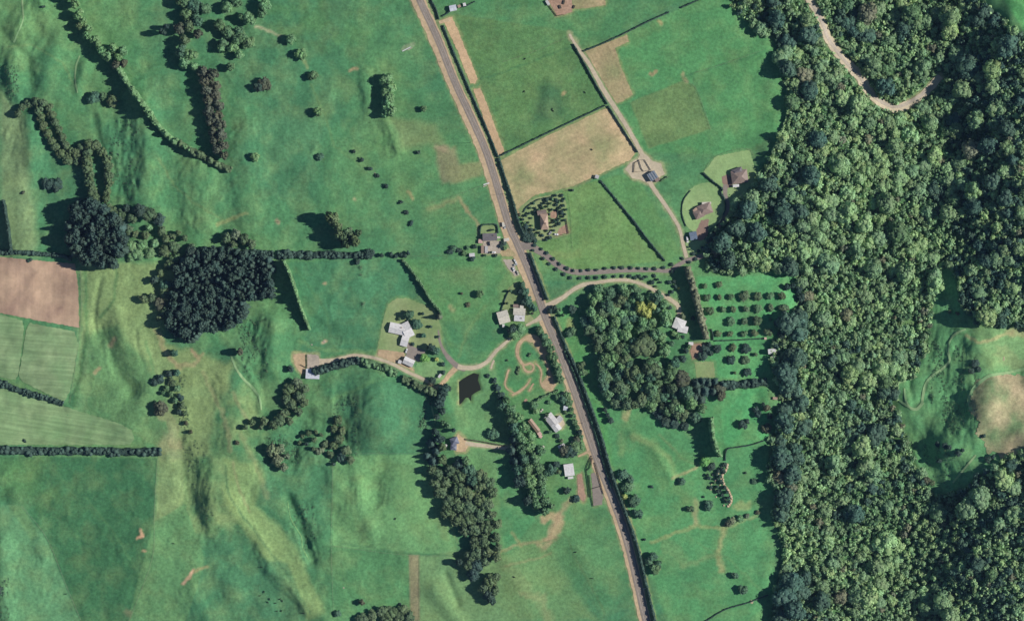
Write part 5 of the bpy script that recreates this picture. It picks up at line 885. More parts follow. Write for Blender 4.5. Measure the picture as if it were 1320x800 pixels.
def fence(label, pl, sp=4.5, hgt=1.2, thick=.03, name='fence'):
    p = smooth_path(pl, sp); P0 = pos(p[:, 0], p[:, 1]); e = empty(name, tuple(P0[0]), 0, label, 'fence'); V = []; F = []
    for q in P0: box(V, F, q - P0[0] + [0, 0, hgt / 2 - .1], .08, .08, hgt / 2 + .1)
    o = mesh_obj('posts', V, F, M['wood'], e); o['kind'] = 'stuff'
    for z in (.45, 1.05):
        V = []; F = []
        for a, b in zip(P0[:-1], P0[1:]):
            i = len(V); a = a - P0[0]; b = b - P0[0]; s = np.array([-(b - a)[1], (b - a)[0], 0]); s = s / (np.linalg.norm(s) + 1e-9) * .03
            V += [a - s + [0, 0, z - thick], a + s + [0, 0, z - thick], a + s + [0, 0, z + thick], a - s + [0, 0, z + thick], b - s + [0, 0, z - thick], b + s + [0, 0, z - thick], b + s + [0, 0, z + thick], b - s + [0, 0, z + thick]]
            F += [(i, i + 1, i + 5, i + 4), (i + 1, i + 2, i + 6, i + 5), (i + 2, i + 3, i + 7, i + 6), (i + 3, i, i + 4, i + 7)]
        mesh_obj('rail', V, F, M['wood'], e)
    return e
fence('paddock fence below the parched field', [(813, 207), (790, 218), (770, 229)]); fence('paddock fence from the small hut to the garden', [(766, 229), (745, 239), (727, 247)])
fence('fence between light and dark pasture at lower centre', [(429, 587), (428, 650), (427, 705), (430, 790)]); fence('fence across the foot of the dark hillside', [(425, 584), (480, 584), (556, 584)])
fence('fence crossing the lower centre pasture', [(429, 703), (480, 710), (528, 715), (590, 716)]); fence('fence down the edge of the dark left pasture', [(203, 592), (199, 660), (196, 720), (166, 800)])
fence('fence cutting the lower left corner', [(28, 652), (60, 692), (84, 750), (105, 800)]); fence('fence continuing the tree row towards the farmhouse', [(528, 330), (560, 330), (578, 330)])
fence('fence along the left of the white house lawn', [(500, 390), (492, 420), (486, 450)]); fence('fence between the grey farmhouse and the dirt patch', [(554, 262), (592, 250), (622, 239)])
fence('fence across the top right-hand paddocks', [(648, 80), (690, 66), (732, 48)]); fence('fence between green paddock and tan-green patch', [(880, 104), (896, 112), (908, 142), (916, 168)])
fence('fence towards the forest across the upper paddock', [(895, 94), (940, 80), (985, 64)]); fence('fence left of the long paddock by the garden', [(733, 250), (736, 280), (738, 320)])
fence('fence around the lawn of the grey house', [(908, 220), (924, 201), (966, 193), (978, 232)], 3)
fence('fence between brown strip and lower pasture', [(541, 718), (541, 800)]); fence('fence right of the lower left tan strip', [(104, 345), (104, 420), (90, 518)])
# stock yards: dark timber rails
M['dwood'] = plain('dark_timber', lin(82, 78, 66), .85, .2, 2)
def pen(label, pl, name='stock_pen', m='dwood', hgt=1.6):
    P0 = pos([p[0] for p in pl], [p[1] for p in pl]); e = empty(name, tuple(P0[0]), 0, label, 'stock pen')
    for a, b in zip(P0[:-1], P0[1:]):
        V = []; F = []; a = a - P0[0]; b = b - P0[0]; d = b - a; L = np.linalg.norm(d[:2])
        for z in (.35, .8, 1.25, hgt): box(V, F, (a + b) / 2 + [0, 0, z], L / 2, .09, .09, d[:2])
        n_ = max(2, int(L / 2.5))
        for k in range(n_ + 1): box(V, F, a + d * k / n_ + [0, 0, hgt / 2], .13, .13, hgt / 2 + .15, d[:2])
        mesh_obj('rail_panel', V, F, M[m], e)
    return e
pen('forked timber stock race beside the lower road', [(763, 587), (758, 598), (756, 604), (758, 618), (760, 640)]); pen('inner rails of the stock race', [(764, 590), (761, 602), (757, 606)])
pen('cross rails of the grey stock pen', [(761, 630), (775, 626)]); pen('left rails of the grey stock pen', [(760, 612), (762, 636), (765, 652)]); pen('right rails of the grey stock pen by the road', [(767, 596), (771, 610), (778, 636)])
pen('green railed pen above the striped barn', [(823.5, 206), (831, 206), (839, 219), (830, 221), (827, 217), (823.5, 206)], m='steel'); pen('small yards left of the striped barn', [(824, 207), (818, 210), (817, 222), (826, 221)])
pen('short yards at the concrete pad by the blue-white shed', [(396, 457), (396, 474), (388, 470)]); pen('rails beside the reddish yard', [(896, 442.6), (908, 442.4)])
pen('rails of the top edge dirt yard', [(705, 2), (709, 9), (718, 21), (726, 19)]); pen('timber rails around the garden back wall', [(715, 305), (733, 301), (730, 282)])

# ------------------------------------------------------------------ buildings
def roofm(name, col, stripe=.08, wl=1.2):
    m, t, b = mat(name); rgb = t.nodes.new('ShaderNodeRGB'); rgb.outputs[0].default_value = (*[float(x) for x in col], 1)
    tc = t.nodes.new('ShaderNodeTexCoord'); wv = t.nodes.new('ShaderNodeTexWave'); wv.bands_direction = 'X'; wv.inputs['Scale'].default_value = 1 / wl; wv.inputs['Distortion'].default_value = .4
    t.links.new(tc.outputs['Object'], wv.inputs['Vector']); r = t.nodes.new('ShaderNodeMapRange'); r.inputs[3].default_value = 1 - stripe; r.inputs[4].default_value = 1 + stripe; t.links.new(wv.outputs['Color'], r.inputs[0])
    c = mul(t, rgb.outputs[0], r.outputs[0]); c = mul(t, c, noise_mul(t, .5, .84, 1.1, 5)); t.links.new(c, b.inputs['Base Color']); b.inputs['Roughness'].default_value = .55; b.inputs['Specular IOR Level'].default_value = .3
    bp = t.nodes.new('ShaderNodeBump'); bp.inputs['Strength'].default_value = .4; bp.inputs['Distance'].default_value = .05; t.links.new(wv.outputs['Color'], bp.inputs['Height']); t.links.new(bp.outputs[0], b.inputs['Normal']); return m
RM = {'white': roofm('white_roof', (.72, .70, .68)), 'cream': roofm('cream_roof', (.64, .60, .50)), 'grey': roofm('grey_roof', lin(124, 118, 120)), 'slate': roofm('slate_roof', lin(118, 122, 138)), 'brown': roofm('brown_tile_roof', lin(146, 128, 118)), 'tan': roofm('tan_roof', lin(176, 150, 130)), 'bluewhite': roofm('pale_blue_roof', lin(206, 210, 218)), 'barn': roofm('barn_roof', lin(140, 146, 152)), 'dark': roofm('charcoal_roof', lin(112, 106, 108)), 'pink': roofm('pink_roof', lin(214, 178, 166)), 'palegrey': roofm('pale_grey_roof', (.56, .54, .52)), 'blue': roofm('blue_grey_roof', lin(116, 130, 148))}
WALL = {k: plain(k + '_wall', c, .8, .08, 1) for k, c in {'white': (.6, .58, .54), 'brick': (.28, .17, .12), 'cream': (.55, .48, .36), 'grey': (.35, .35, .34), 'timber': (.25, .18, .12)}.items()}
M['glass'] = plain('window_glass', (.03, .04, .05), .1, .02, 1, .6); M['trim'] = plain('white_trim', (.7, .7, .68), .6, .05, 1); M['doorp'] = plain('painted_door', (.18, .09, .06), .6, .1, 2)
M['skyl'] = plain('skylight_sheet', (.10, .14, .20), .3, .05, 1, .5)
def building(name, label, cat, cu, cv, wings, wall='white', chimney=None, extra=None):
    """wings: (du, dv, w, d, angle, wall height, roof type, pitch height, roof colour) in photo pixels, angle clockwise"""
    P0 = pos(cu, cv); e = empty(name, tuple(P0), 0, label, cat)
    for wi, (du, dv_, w_, d_, ang, hw, rt, ph, rc) in enumerate(wings):
        a = -math.radians(ang); ax = np.array([math.cos(a), math.sin(a)]); c = np.array([du * S, -dv_ * S, 0.]); hx, hy = w_ * S / 2, d_ * S / 2; hw = hw + wi * .13; zf = -.8
        V = []; F = []; box(V, F, c + [0, 0, (hw + zf) / 2], hx - .35, hy - .35, (hw - zf) / 2, ax); V = list(V)
        if rt == 'gable':   # gable ends under the roof (ridge along w)
            ay = np.array([-ax[1], ax[0]])
            for s in (-1, 1):
                b = len(V); x = c[:2] + ax * s * (hx - .36)
                for yy, zz in ((-(hy - .4), hw), (hy - .4, hw), (0, hw + ph * .93)): V.append(np.array([*(x + ay * yy), zz]))
                F.append((b, b + 1, b + 2))
        wo = mesh_obj('wall', V, F, WALL[wall], e)
        # roof shell with thickness, built in its own axes so the sheeting runs down the slope
        t_ = .16; rise = ph; ox, oy = hx, hy
        if rt == 'gable': T = [(-ox, -oy, 0), (ox, -oy, 0), (ox, 0, rise), (-ox, 0, rise), (-ox, oy, 0), (ox, oy, 0)]; Fc = [(0, 1, 2, 3), (3, 2, 5, 4)]; bd = [0, 1, 2, 5, 4, 3]
        elif rt == 'hip':
            k = min(oy, ox * .95); T = [(-ox, -oy, 0), (ox, -oy, 0), (ox, oy, 0), (-ox, oy, 0), (-ox + k, 0, rise), (ox - k + .01, 0, rise)]; Fc = [(0, 1, 5, 4), (1, 2, 5), (2, 3, 4, 5), (3, 0, 4)]; bd = [0, 1, 2, 3]
        elif rt == 'mono': T = [(-ox, -oy, 0), (ox, -oy, rise), (ox, oy, rise), (-ox, oy, 0)]; Fc = [(0, 1, 2, 3)]; bd = [0, 1, 2, 3]
        else: T = [(-ox, -oy, 0), (ox, -oy, .05), (ox, oy, .12), (-ox, oy, .06)]; Fc = [(0, 1, 2, 3)]; bd = [0, 1, 2, 3]
        n = len(T); V = [np.array(q) for q in T] + [np.array(q) - [0, 0, t_] for q in T]; F = list(Fc) + [tuple(i + n for i in reversed(f)) for f in Fc]
        for i in range(len(bd)): a0, a1 = bd[i], bd[(i + 1) % len(bd)]; F.append((a0, a0 + n, a1 + n, a1))
        ro = mesh_obj('roof', V, F, RM[rc], e); ro.location = (c[0], c[1], hw + t_); ro.rotation_euler = (0, 0, a)
        if rt in ('gable', 'hip'):
            L = ox if rt == 'gable' else ox - min(oy, ox * .95); 
            if L > .5:
                V = []; F = []; box(V, F, (0, 0, rise + .04), L, .16, .07); mesh_obj('ridge_cap', V, F, RM[rc], ro)
        for s in (-1, 1):   # windows on the long walls
            for k in (-.5, .45):
                if w_ < 8: continue
                V = []; F = []; y = s * (hy - .33); box(V, F, (k * hx, y, 0), .8, .05, .55); q = mesh_obj('window', V, F, M['glass'], wo); q.location = (c[0], c[1], min(hw * .55, 1.6)); q.rotation_euler = (0, 0, a)
        V = []; F = []; box(V, F, (0, 0, 0), .5, .05, 1.0); q = mesh_obj('door', V, F, M['doorp'], wo); dd = ax * 0.1 * hx + np.array([ax[1], -ax[0]]) * (hy - .33); q.location = (c[0] + dd[0], c[1] + dd[1], 1.0); q.rotation_euler = (0, 0, a)
    if chimney:
        for (x, y, z) in chimney: V = []; F = []; box(V, F, (x * S, -y * S, z), .45, .45, .9); mesh_obj('chimney', V, F, WALL['brick'], e)
    if extra: extra(e)
    return e
B = building
B('house', 'large white-roofed angular house on the dry lawn', 'house', 519, 428, [(-7, -4.5, 20, 13.5, 12, 2.8, 'gable', 2.2, 'white'), (6, -3, 12, 20, -35 + 8, 2.8, 'gable', 2.0, 'white'), (3, 10.5, 9.5, 15, 16, 2.8, 'gable', 1.5, 'white')], chimney=[(-1, -6, 5)])
B('garage', 'white double garage beside the long drive', 'garage', 527, 466, [(0, 0, 14, 9.5, 25, 2.6, 'gable', 1.6, 'white')])
B('shed', 'tiny white shed left of the white garage', 'shed', 515.6, 466, [(0, 0, 4.5, 4.5, 20, 2.1, 'mono', .4, 'white')])
B('shed', 'small white shed among dark trees by the drive fork', 'shed', 567, 484, [(0, 0, 5.5, 3, -55, 2.2, 'mono', .3, 'white')])
B('house', 'square cream-roofed house left of the pair by the road', 'house', 649, 408.5, [(0, 0, 14.5, 16, -16, 3, 'gable', 1.4, 'cream'), (0, 11, 3, 4, -5, 2.4, 'flat', 0, 'white')], 'cream')
B('house', 'stepped cream-roofed house right of the pair by the road', 'house', 668.5, 403, [(1, -1.5, 15.5, 9, 3, 3, 'gable', 1.3, 'cream'), (4, -7, 5, 5, 3, 3, 'flat', 0, 'cream'), (1, 7, 13.5, 7.5, 3, 2.8, 'mono', .6, 'white')], 'cream', chimney=[(4, 7, 4)])
B('pergola', 'small red-brown lean-to roof above the cream house', 'lean-to', 665, 394, [(0, 0, 7, 4, 0, 2.2, 'flat', 0, 'brown')], 'timber')
B('house', 'grey-roofed farmhouse with a walled lawn behind', 'house', 631.5, 305.5, [(0, 0, 18.5, 9.5, -2, 3, 'gable', 2.2, 'grey')], chimney=[(5, -2, 5)])
B('shed', 'pink-roofed little shed beside the farmhouse', 'shed', 619.5, 311, [(0, 0, 5.5, 5, 5, 2.3, 'mono', .4, 'pink')])
B('shed', 'long narrow pale shed on the concrete yard', 'shed', 622, 321.5, [(0, 0, 3.5, 10.5, 0, 2.6, 'mono', .4, 'tan')], 'timber'); B('shed', 'narrow grey shed on the concrete yard', 'shed', 627, 321.5, [(0, 0, 4, 9, 0, 2.2, 'mono', .3, 'palegrey')], 'grey')
B('shed', 'bright white shed standing alone left of the farmhouse', 'shed', 608.5, 328.5, [(0, 0, 7, 4.5, -4, 2.8, 'mono', .5, 'white')])
B('shed', 'pale flat-roofed shed between farmhouse and road', 'shed', 653, 309, [(0, 0, 7, 4, -10, 2.3, 'flat', 0, 'cream')]); B('shed', 'tiny pale shed at the right corner of the farmhouse', 'shed', 643, 306, [(0, 0, 4, 2.5, 0, 2.2, 'flat', 0, 'cream')])
B('shed', 'narrow cream roadside stall above the farmhouse', 'stall', 648.8, 289.5, [(0, 0, 3, 6, -8, 2.1, 'flat', 0, 'cream')])
B('house', 'tall brown-roofed long house in the junction garden', 'house', 701.5, 285, [(0, 1, 10, 20, -4, 4.6, 'hip', 2.4, 'tan'), (-3, -11, 12, 6, -10, 3.8, 'gable', 1.5, 'brown')], 'brick', chimney=[(2, 3, 7.6)])
def stripes(e):
    for k in (-.55, 0, .5):
        V = []; F = []; box(V, F, (k * 4.4, 0, .1), .35, 3.9, .05); o = mesh_obj('skylight', V, F, M['skyl'], e); o.location = (0, 0, 4.15); o.rotation_euler = (0, 0, -math.radians(-38 - 0))
B('barn', 'grey barn with dark skylight strips in the gravel yard', 'barn', 841, 227, [(0, 0, 11, 10.5, -33, 4, 'flat', 0, 'barn')], 'grey', extra=lambda e: None)
B('barn_lean_to', 'brown lean-to shed right of the striped barn', 'shed', 847, 231.5, [(0, 0, 6, 5, -33, 2.6, 'mono', .3, 'brown')], 'timber')
B('house', 'large grey-brown hip-roofed house by the forest edge', 'house', 953, 227, [(0, 1, 21, 17, -8, 3, 'hip', 2.8, 'brown'), (-3, -6, 14, 8, -20, 2.9, 'hip', 1.8, 'dark'), (-4.5, 12.5, 8, 3.5, -5, 2.5, 'flat', 0, 'white')], 'brick')
B('house', 'brown hip-roofed house in the middle of the round lawn', 'house', 905.5, 272, [(3, -2, 18, 14, -20, 3, 'hip', 2.4, 'brown'), (-5, 4, 12, 11, -25, 2.8, 'hip', 1.8, 'brown'), (-9, -1, 6, 5, -40, 2.6, 'flat', 0, 'tan'), (5, -10, 12, 3, -2, 2.5, 'flat', 0, 'cream')], 'brick')
B('shed', 'blue-grey gabled shed below the round lawn', 'shed', 893.5, 304, [(0, 0, 9.5, 10.5, -12, 2.8, 'gable', 1.8, 'blue')], 'grey')
B('house', 'pale many-sided roof hidden between wood and windbreak', 'house', 877, 419, [(-1.5, -1.5, 15, 14, 22, 3, 'hip', 1.0, 'white'), (3, 5, 13, 9, 12, 2.8, 'gable', .6, 'white')])
B('shed', 'small white shed on the corner of the reddish yard', 'shed', 890.5, 442.5, [(0, 0, 6, 4, 0, 2.4, 'flat', 0, 'white')])
B('house', 'white-roofed cottage shaded by the forest edge', 'house', 994.5, 452.5, [(0, 0, 10, 6.5, -5, 5.5, 'gable', 1.2, 'white'), (2, 8, 5, 4, -5, 3, 'flat', 0, 'palegrey')])
B('shed', 'pale blue-roofed shed at the top beside the road', 'shed', 584, 11, [(0, 0, 9, 7.5, -12, 3, 'gable', 1.0, 'bluewhite')]); B('shed', 'tiny beige hut right of the pale blue shed', 'shed', 592, 8.5, [(0, 0, 4, 3.5, -20, 2.2, 'flat', 0, 'tan')]); B('shed', 'tiny white hut at the top hedge', 'shed', 598.8, 6.4, [(0, 0, 3.6, 4.2, -15, 2.4, 'flat', 0, 'white')])
B('shed', 'blue-white farm shed at the end of the long drive', 'shed', 402, 481.5, [(-2.5, 0, 10, 12.5, 3, 3.2, 'flat', 0, 'bluewhite'), (5, 3.5, 10, 6, 3, 3, 'flat', 0, 'bluewhite')])
B('house', 'pale-roofed house set at an angle by the road', 'house', 714, 544, [(-3, -3, 17, 12, 50, 3, 'gable', 1.5, 'palegrey'), (3, 6, 11, 10, 52, 3, 'gable', 1.2, 'white'), (7, -4, 7, 8, 40, 2.8, 'flat', 0, 'palegrey')])
B('shed', 'long thin tan-roofed shed parallel to the angled house', 'shed', 689.5, 550, [(-1, -2, 19, 6, 52, 2.8, 'gable', 1, 'tan'), (6, 8.5, 5, 5, 52, 2.5, 'flat', 0, 'pink')], 'timber')
B('shed', 'white shed under dark trees below the angled house', 'shed', 724, 575, [(0, 0, 9, 5.5, -28, 2.7, 'mono', .5, 'white')]); B('greenhouse', 'small pale greenhouse in the roadside garden', 'greenhouse', 729, 525.6, [(0, 0, 5.5, 6.5, 10, 2.2, 'gable', .9, 'bluewhite')])
B('shed', 'tiny salmon-roofed hut left of the angled house', 'shed', 697, 562, [(0, 0, 4, 4, 30, 2.2, 'flat', 0, 'pink')]); B('shed', 'open pale frame shed beside the willow belt', 'shed', 699, 577, [(0, 0, 7, 3, -50, 2.2, 'mono', .3, 'cream'), (-3, 0, 5, 5, -50, 2, 'flat', 0, 'brown')], 'timber')
B('barn', 'square bright white roof beside the stock yards', 'barn', 733.5, 606, [(0, -1, 12.5, 15.5, -8, 3.5, 'gable', 1.0, 'white'), (2, 9, 7, 3, -8, 2.6, 'flat', 0, 'white')])
B('house', 'slate-roofed house at the end of the sandy driveway', 'house', 585.8, 568, [(0, 0, 10.5, 9.5, -20, 3.2, 'hip', 2.2, 'slate'), (-1, 8, 8, 7, 5, 2.8, 'hip', 1.4, 'slate')])
B('shed', 'narrow white shed left of the slate-roofed house', 'shed', 574, 575.5, [(0, 0, 2.6, 7, 30, 2.2, 'flat', 0, 'white')]); B('shed', 'small square white hut at the corner of the parched field', 'hut', 769.5, 228, [(0, 0, 5, 4.6, 20, 2.8, 'mono', .4, 'palegrey')])
B('shed', 'tiny pale pump shed at the head of the orchard hedge', 'shed', 986.5, 436, [(0, 0, 3, 3, 0, 2, 'flat', 0, 'pink')]); B('shed', 'small pale shelter in the yard by the dirt top corner', 'shed', 706, 4, [(0, 0, 3.5, 7, -30, 2.2, 'flat', 0, 'palegrey')])
B('shed', 'small tan hut hidden at the forest edge meadow', 'shed', 999, 513, [(0, 0, 6, 3.5, 10, 2.4, 'flat', 0, 'tan')])
for b_ in list(SC.objects):
    if b_.get('label', '').startswith('grey barn with dark'):
        rf = [c for c in b_.children if c.name.startswith('roof')][0]
        for k in (-2.8, -.2, 2.4):
            V = []; F = []; box(V, F, (k, 0, .17), .45, 4.0, .05); mesh_obj('skylight', V, F, M['skyl'], rf)

# ------------------------------------------------------------------ vehicles
CARP = {'white': (.75, .75, .74), 'silver': (.45, .46, .47), 'dark': (.03, .035, .05), 'cream': (.6, .56, .45), 'red': (.25, .04, .03)}
CM_ = {k: plain(k + '_car_paint', c, .3, .03, 1, .5) for k, c in CARP.items()}; M['tyre'] = plain('tyre_rubber', (.02, .02, .02), .9, .1, 3)
def car(u, v, ang, colr, label, L=4.6, W=1.9, Hh=1.5, group='vehicles parked by the farm buildings', van=False):
    e = empty('car', tuple(pos(u, v, .3)), -math.radians(ang), label, 'van' if van else 'car', group)
    x = L / 2; w = W / 2; st = [(-x, .35, .75, .86), (-x * .93, .3, .95, .95), (-x * .3, .28, .98, 1), (x * .35, .28, .95, 1), (x * .9, .3, .8, .93), (x, .38, .65, .8)]
    V = []; F = []
    for (xx, z0, z1, k) in st: V += [(xx, -w * k, z0), (xx, w * k, z0), (xx, w * k * .97, z1), (xx, -w * k * .97, z1)]
    for i in range(len(st) - 1):
        b = i * 4; F += [(b + j, b + (j + 1) % 4, b + 4 + (j + 1) % 4, b + 4 + j) for j in range(4)]
    F += [(0, 1, 2, 3), (23, 22, 21, 20)]; o = mesh_obj('body', V, F, CM_[colr], e)
    r0, r1 = (-.95 * x, .55 * x) if van else (-.8 * x, .35 * x); zt = Hh + (.4 if van else 0)
    V = [(r0, -w * .9, .95), (r1, -w * .9, .95), (r1, w * .9, .95), (r0, w * .9, .95), (r0 + .35, -w * .72, zt), (r1 - .7, -w * .72, zt), (r1 - .7, w * .72, zt), (r0 + .35, w * .72, zt)]
    mesh_obj('windows', V, [(0, 1, 5, 4), (1, 2, 6, 5), (2, 3, 7, 6), (3, 0, 4, 7)], M['glass'], e)
    V = [(r0 + .33, -w * .74, zt), (r1 - .68, -w * .74, zt), (r1 - .68, w * .74, zt), (r0 + .33, w * .74, zt), (r0 + .4, -w * .66, zt + .07), (r1 - .8, -w * .66, zt + .07), (r1 - .8, w * .66, zt + .07), (r0 + .4, w * .66, zt + .07)]
    mesh_obj('roof', V, [(0, 1, 5, 4), (1, 2, 6, 5), (2, 3, 7, 6), (3, 0, 4, 7), (4, 5, 6, 7), (3, 2, 1, 0)], CM_[colr], e)
    for sx in (-.62, .62):
        for sy in (-1, 1):
            V = []; n = 10
            for y in (-.11, .11): V += [(.33 * math.cos(k * 2 * math.pi / n) + sx * x, sy * w * .9 + y, .33 + .33 * math.sin(k * 2 * math.pi / n)) for k in range(n)]
            mesh_obj('wheel', V, [(k, (k + 1) % n, n + (k + 1) % n, n + k) for k in range(n)] + [tuple(range(n)), tuple(range(2 * n - 1, n - 1, -1))], M['tyre'], e)
    return e
car(636, 325, 5, 'white', 'white car parked on the concrete farm yard'); car(664, 336.5, 60, 'white', 'white car topmost of the roadside row by the stony yard'); car(664.3, 341, -20, 'silver', 'silver car in the middle of the roadside row'); car(662, 347, 70, 'white', 'white car lowest of the roadside row')
car(667.5, 351.5, 70, 'cream', 'cream car half hidden below the roadside row'); car(709, 300.5, -50, 'silver', 'silver car beside the long-roofed house'); car(716.8, 302, 5, 'white', 'white car beside the red-brown garden bed'); car(886, 308.5, 82, 'white', 'long white van left of the blue-grey shed', 6.5, 2.3, 1.8, van=True)
car(630.5, 314, 85, 'dark', 'dark car on the concrete yard below the farmhouse'); car(524, 452, -70, 'white', 'white car left of the grey paved yard'); car(698, 529, -45, 'cream', 'cream car on the drive above the angled house'); car(739.5, 569, 10, 'white', 'white car under the dark tree by the road'); car(650.5, 292, 80, 'silver', 'silver car beside the cream roadside stall'); car(741, 570, 95, 'silver', 'silver car tucked beside the dark roadside tree') if False else None

# ------------------------------------------------------------------ stones, slabs, poles, cattle
M['stone'] = plain('limestone', lin(196, 178, 150), .9, .15, 1.5)
def stone(u, v, s, label, group):
    iv, f_ = ico(2); r = np.random.default_rng(int(u * 31 + v * 7)); V = iv * (1 + r.uniform(-.18, .18, (len(iv), 1))) * [s, s * r.uniform(.6, 1), s * .5]
    o = mesh_obj('boulder', V, f_, M['stone']); o.location = tuple(pos(u, v, s * .2)); o.rotation_euler = (0, 0, r.uniform(0, 6)); return tag(o, label, 'boulder', group)
rim = smooth_path([(938, 599), (936, 606), (932, 612), (932, 620), (935, 626), (940, 634), (943, 642), (941, 650)], 2.6)
for i, q in enumerate(rim): stone(q[0] + random.uniform(-1, 1), q[1], random.uniform(.9, 1.7), f'pale boulder, {ordn(i)} from the top on the right rim of the rocky gully', 'boulders of the rocky gully')
for i, q in enumerate(sorted([(930, 602), (926, 610), (922, 618), (917, 624), (928, 625), (925, 632), (931, 636), (935, 644), (929, 617), (916, 630), (923, 640), (938, 652), (919, 612), (933, 651)], key=lambda q: q[1])): stone(q[0], q[1], random.uniform(.8, 1.5), f'pale boulder, {ordn(i)} from the top inside the rocky gully', 'boulders inside the rocky gully')
way('dirt_bank', 'pale bare rim of the rocky gully', [(938, 597), (936, 606), (931, 613), (932, 622), (937, 628), (942, 638), (943, 646), (939, 653)], [3, 2.5, 2, 2.5, 3, 2], 'dirt', .2)
cluster('in the rocky gully', 'shrubs of the rocky gully', [(934, 599, 3.2), (931, 604, 3), (933, 608, 2.6), (926, 607, 2.6), (924, 611, 2.6), (928, 614, 2.6), (929, 620, 2.6), (925, 617, 2), (914, 616, 2.6), (916, 628, 2.8), (931, 622, 2), (924, 627, 2.4), (934, 628, 3), (926, 633, 2.8), (937, 634, 2.4), (931, 638, 2.6), (939, 641, 2.6), (937, 646, 2.8), (940, 646, 2.2), (934, 643, 2), (921, 622, 2, 'olive'), (922, 630, 2, 'broad'), (929, 632, 1.8, 'dark'), (912, 612, 2.2)], 'dark', 3.2)
def slab(u, v, L, W, ang, label, name='concrete_slab', m='trim', cat='slab', h=.35):
    V = []; F = []; box(V, F, (0, 0, 0), L * S / 2, W * S / 2, h); o = mesh_obj(name, V, F, M[m]); o.location = tuple(pos(u, v, h * .7)); o.rotation_euler = (0, 0, -math.radians(ang)); return tag(o, label, cat)
slab(524, 63.5, 12, 1.1, -27, 'upper of two long pale slabs in the top paddock'); slab(528.5, 63.2, 7, .9, -27, 'lower shorter pale slab in the top paddock', m='concrete'); slab(627, 237, 8, 1.4, -18, 'pale slab at the road verge below the brown paddock patch'); slab(625, 240, 5, 1, -18, 'narrow second slab at the road verge', m='concrete')
slab(484, 224.5, 4, 1, 60, 'pale slab beside the dotted bushes', m='concrete'); slab(443, 757, 2, 1.5, 20, 'pale trough in the bottom pasture', 'water_trough', 'concrete', 'trough'); slab(418, 440, 3, 1.6, 30, 'pale trough in the paddock above the long drive', 'water_trough', 'concrete', 'trough'); slab(402, 444, 2, 1.2, 0, 'tiny pale trough left of the larger drive trough', 'water_trough', 'concrete', 'trough')
slab(1294, 462, 1.5, 5, 5, 'narrow pale trough on the cleared hillside', 'water_trough', 'stone', 'trough'); slab(969, 775, 4, 4, 25, 'bare stone pad at the hedge gap in the lower right', 'stone_pad', 'stone', 'stone pad', .15)
slab(708, 556, 3, 1, 30, 'small pale bench beside the angled house', 'bench', 'trim', 'bench', .2); slab(831, 758, 5, .5, -20, 'thin pale bar across the lower roadside hedge', 'gate', 'trim', 'gate', .5); slab(740, 9, 2, 4, 20, 'dark feed bin in the top dirt yard', 'feed_bin', 'dwood', 'feed bin', .8); slab(722, 9, 2.4, 4.4, -20, 'brown feed bin left in the top dirt yard', 'feed_bin', 'dwood', 'feed bin', .9); slab(727, 3, 2, 5, 15, 'long dark feed bin at the photo top edge', 'feed_bin', 'dwood', 'feed bin', .9)
def pole(u, v, label, h=10):
    e = empty('utility_pole', tuple(pos(u, v)), 0, label, 'power pole', 'power poles along the road'); V = []; n = 8
    for z, r_ in ((-.3, .2), (h, .12)): V += [(r_ * math.cos(k * 2 * math.pi / n), r_ * math.sin(k * 2 * math.pi / n), z) for k in range(n)]
    mesh_obj('post', V, [(k, (k + 1) % n, n + (k + 1) % n, n + k) for k in range(n)] + [tuple(range(n, 2 * n))], M['dwood'], e)
    V = []; F = []; box(V, F, (0, 0, h - .7), 1.1, .06, .08, (1, .3)); mesh_obj('crossarm', V, F, M['dwood'], e)
for u, v, l in [(606, 184, 'power pole near the slab left of the upper road'), (729, 487, 'power pole beside the race track road bend'), (652, 250, 'power pole beside the parched field'), (359, 286, 'lone power pole in the paddock above the tree row'), (750, 545, 'power pole beside the angled house garden'), (568, 80, 'power pole beside the upper tan strip')]: pole(u, v, l)
M['hide'] = plain('black_hide', (.018, .016, .015), .7, .2, 4)
def cow_mesh():
    me = bpy.data.meshes.new('skel'); vs_ = [(0, 0, 1.0), (-.75, 0, 1.02), (.7, 0, 1.08), (1.05, 0, 1.2), (1.3, 0, 1.02), (1.6, 0, .72), (-1.0, 0, 1.05), (-1.12, 0, .55)]
    ed = [(0, 1), (0, 2), (2, 3), (3, 4), (4, 5), (1, 6), (6, 7)]; R_ = [.40, .36, .36, .24, .17, .10, .16, .05]
    for sx, bi in ((-.78, 1), (.68, 2)):
        for sy in (-1, 1):
            i = len(vs_); vs_ += [(sx, sy * .24, .78), (sx - (.08 if sx < 0 else -.02), sy * .25, .42), (sx, sy * .25, .03)]; ed += [(bi, i), (i, i + 1), (i + 1, i + 2)]; R_ += [.16, .08, .07]
    for sy in (-1, 1): i = len(vs_); vs_.append((1.25, sy * .24, 1.12)); ed.append((4, i)); R_.append(.05)
    me.from_pydata(vs_, ed, []); o = bpy.data.objects.new('t', me); COL.objects.link(o); o.modifiers.new('s', 'SKIN')
    for i, r_ in enumerate(R_): me.skin_vertices[0].data[i].radius = (r_, r_)
    me.skin_vertices[0].data[0].use_root = True; o.modifiers.new('ss', 'SUBSURF').levels = 1
    dg = bpy.context.evaluated_depsgraph_get(); dg.update(); r = bpy.data.meshes.new_from_object(o.evaluated_get(dg)); bpy.data.objects.remove(o); r.materials.clear(); r.materials.append(M['hide']); r.name = 'cow'; return r
CW = cow_mesh()
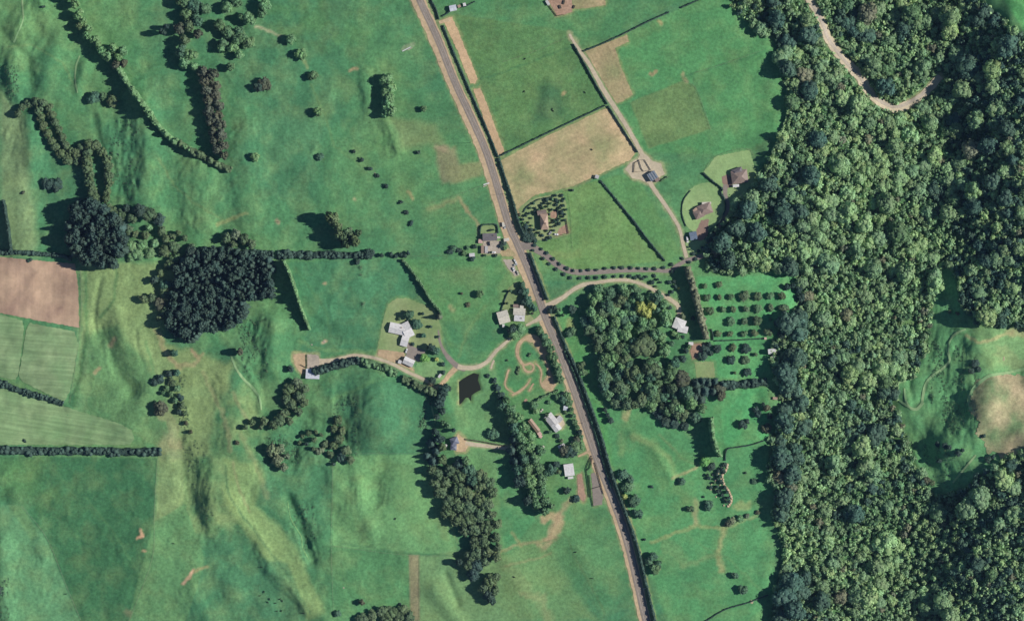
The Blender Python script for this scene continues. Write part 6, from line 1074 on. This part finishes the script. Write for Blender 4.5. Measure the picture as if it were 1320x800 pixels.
for i, (x, y) in enumerate([(170, 347), (122, 390), (228, 425), (338, 425), (362, 445), (210, 460), (290, 468), (353, 550), (305, 552), (588, 575), (142, 85)]):
    o = bpy.data.objects.new('cow', CW); COL.objects.link(o); o.location = tuple(pos(320 + x / 8.25, 720 + y / 8.25)); o.rotation_euler = (0, 0, random.uniform(0, 6.28)); tag(o, f'black cow, {ordn(i)} from the top of the herd grazing at the bottom left' if i < 10 else 'black cow grazing alone above the herd', 'cow', 'cattle grazing in the bottom pasture')
for i, (x, y) in enumerate([(224, 700), (85, 765), (676, 118), (742, 711), (763, 745), (663, 743), (510, 668), (603, 116 - 0), (677, 76), (754, 119), (763, 193), (712, 141), (713, 143)]):
    o = bpy.data.objects.new('cow', CW); COL.objects.link(o); o.location = tuple(pos(x, y)); o.rotation_euler = (0, 0, random.uniform(0, 6.28)); tag(o, 'black cow alone ' + ['in the pasture beside the dark left field', 'in the lower left corner field', 'right of the upper road by the tan strip', 'below the stock pen', 'near the foot of the race', 'left of the curved dirt path', 'below the dark hillside', 'beside the upper road verge', 'in the top paddock', 'near the farm track', 'on the parched field', 'above the dark patch', 'beside the dark patch'][i], 'cow', 'cattle scattered singly over the paddocks')
# ------------------------------------------------------------------ air: thin blue haze round the whole scene
HB = float(vco[:, 2].min()) - 1.0; hx_ = float(np.abs(vco[:, :2]).max()) + 5
V = []; F = []; box(V, F, (0, 0, (HB + HC + 20) / 2), hx_, hx_, (HC + 20 - HB) / 2)
hm = bpy.data.materials.new('haze_air'); hm.use_nodes = True; ht_ = hm.node_tree; ht_.nodes.remove(ht_.nodes['Principled BSDF'])
pv = ht_.nodes.new('ShaderNodeVolumePrincipled'); pv.inputs['Color'].default_value = (.35, .55, 1.0, 1); pv.inputs['Density'].default_value = HAZE; pv.inputs['Anisotropy'].default_value = 0
ht_.links.new(pv.outputs[0], ht_.nodes['Material Output'].inputs['Volume'])
if HAZE > 0: o = mesh_obj('haze', V, F, hm); tag(o, 'thin blue haze between the ground and the aircraft', None, None, 'stuff')
print('objects', len(SC.objects), 'trees', NT)
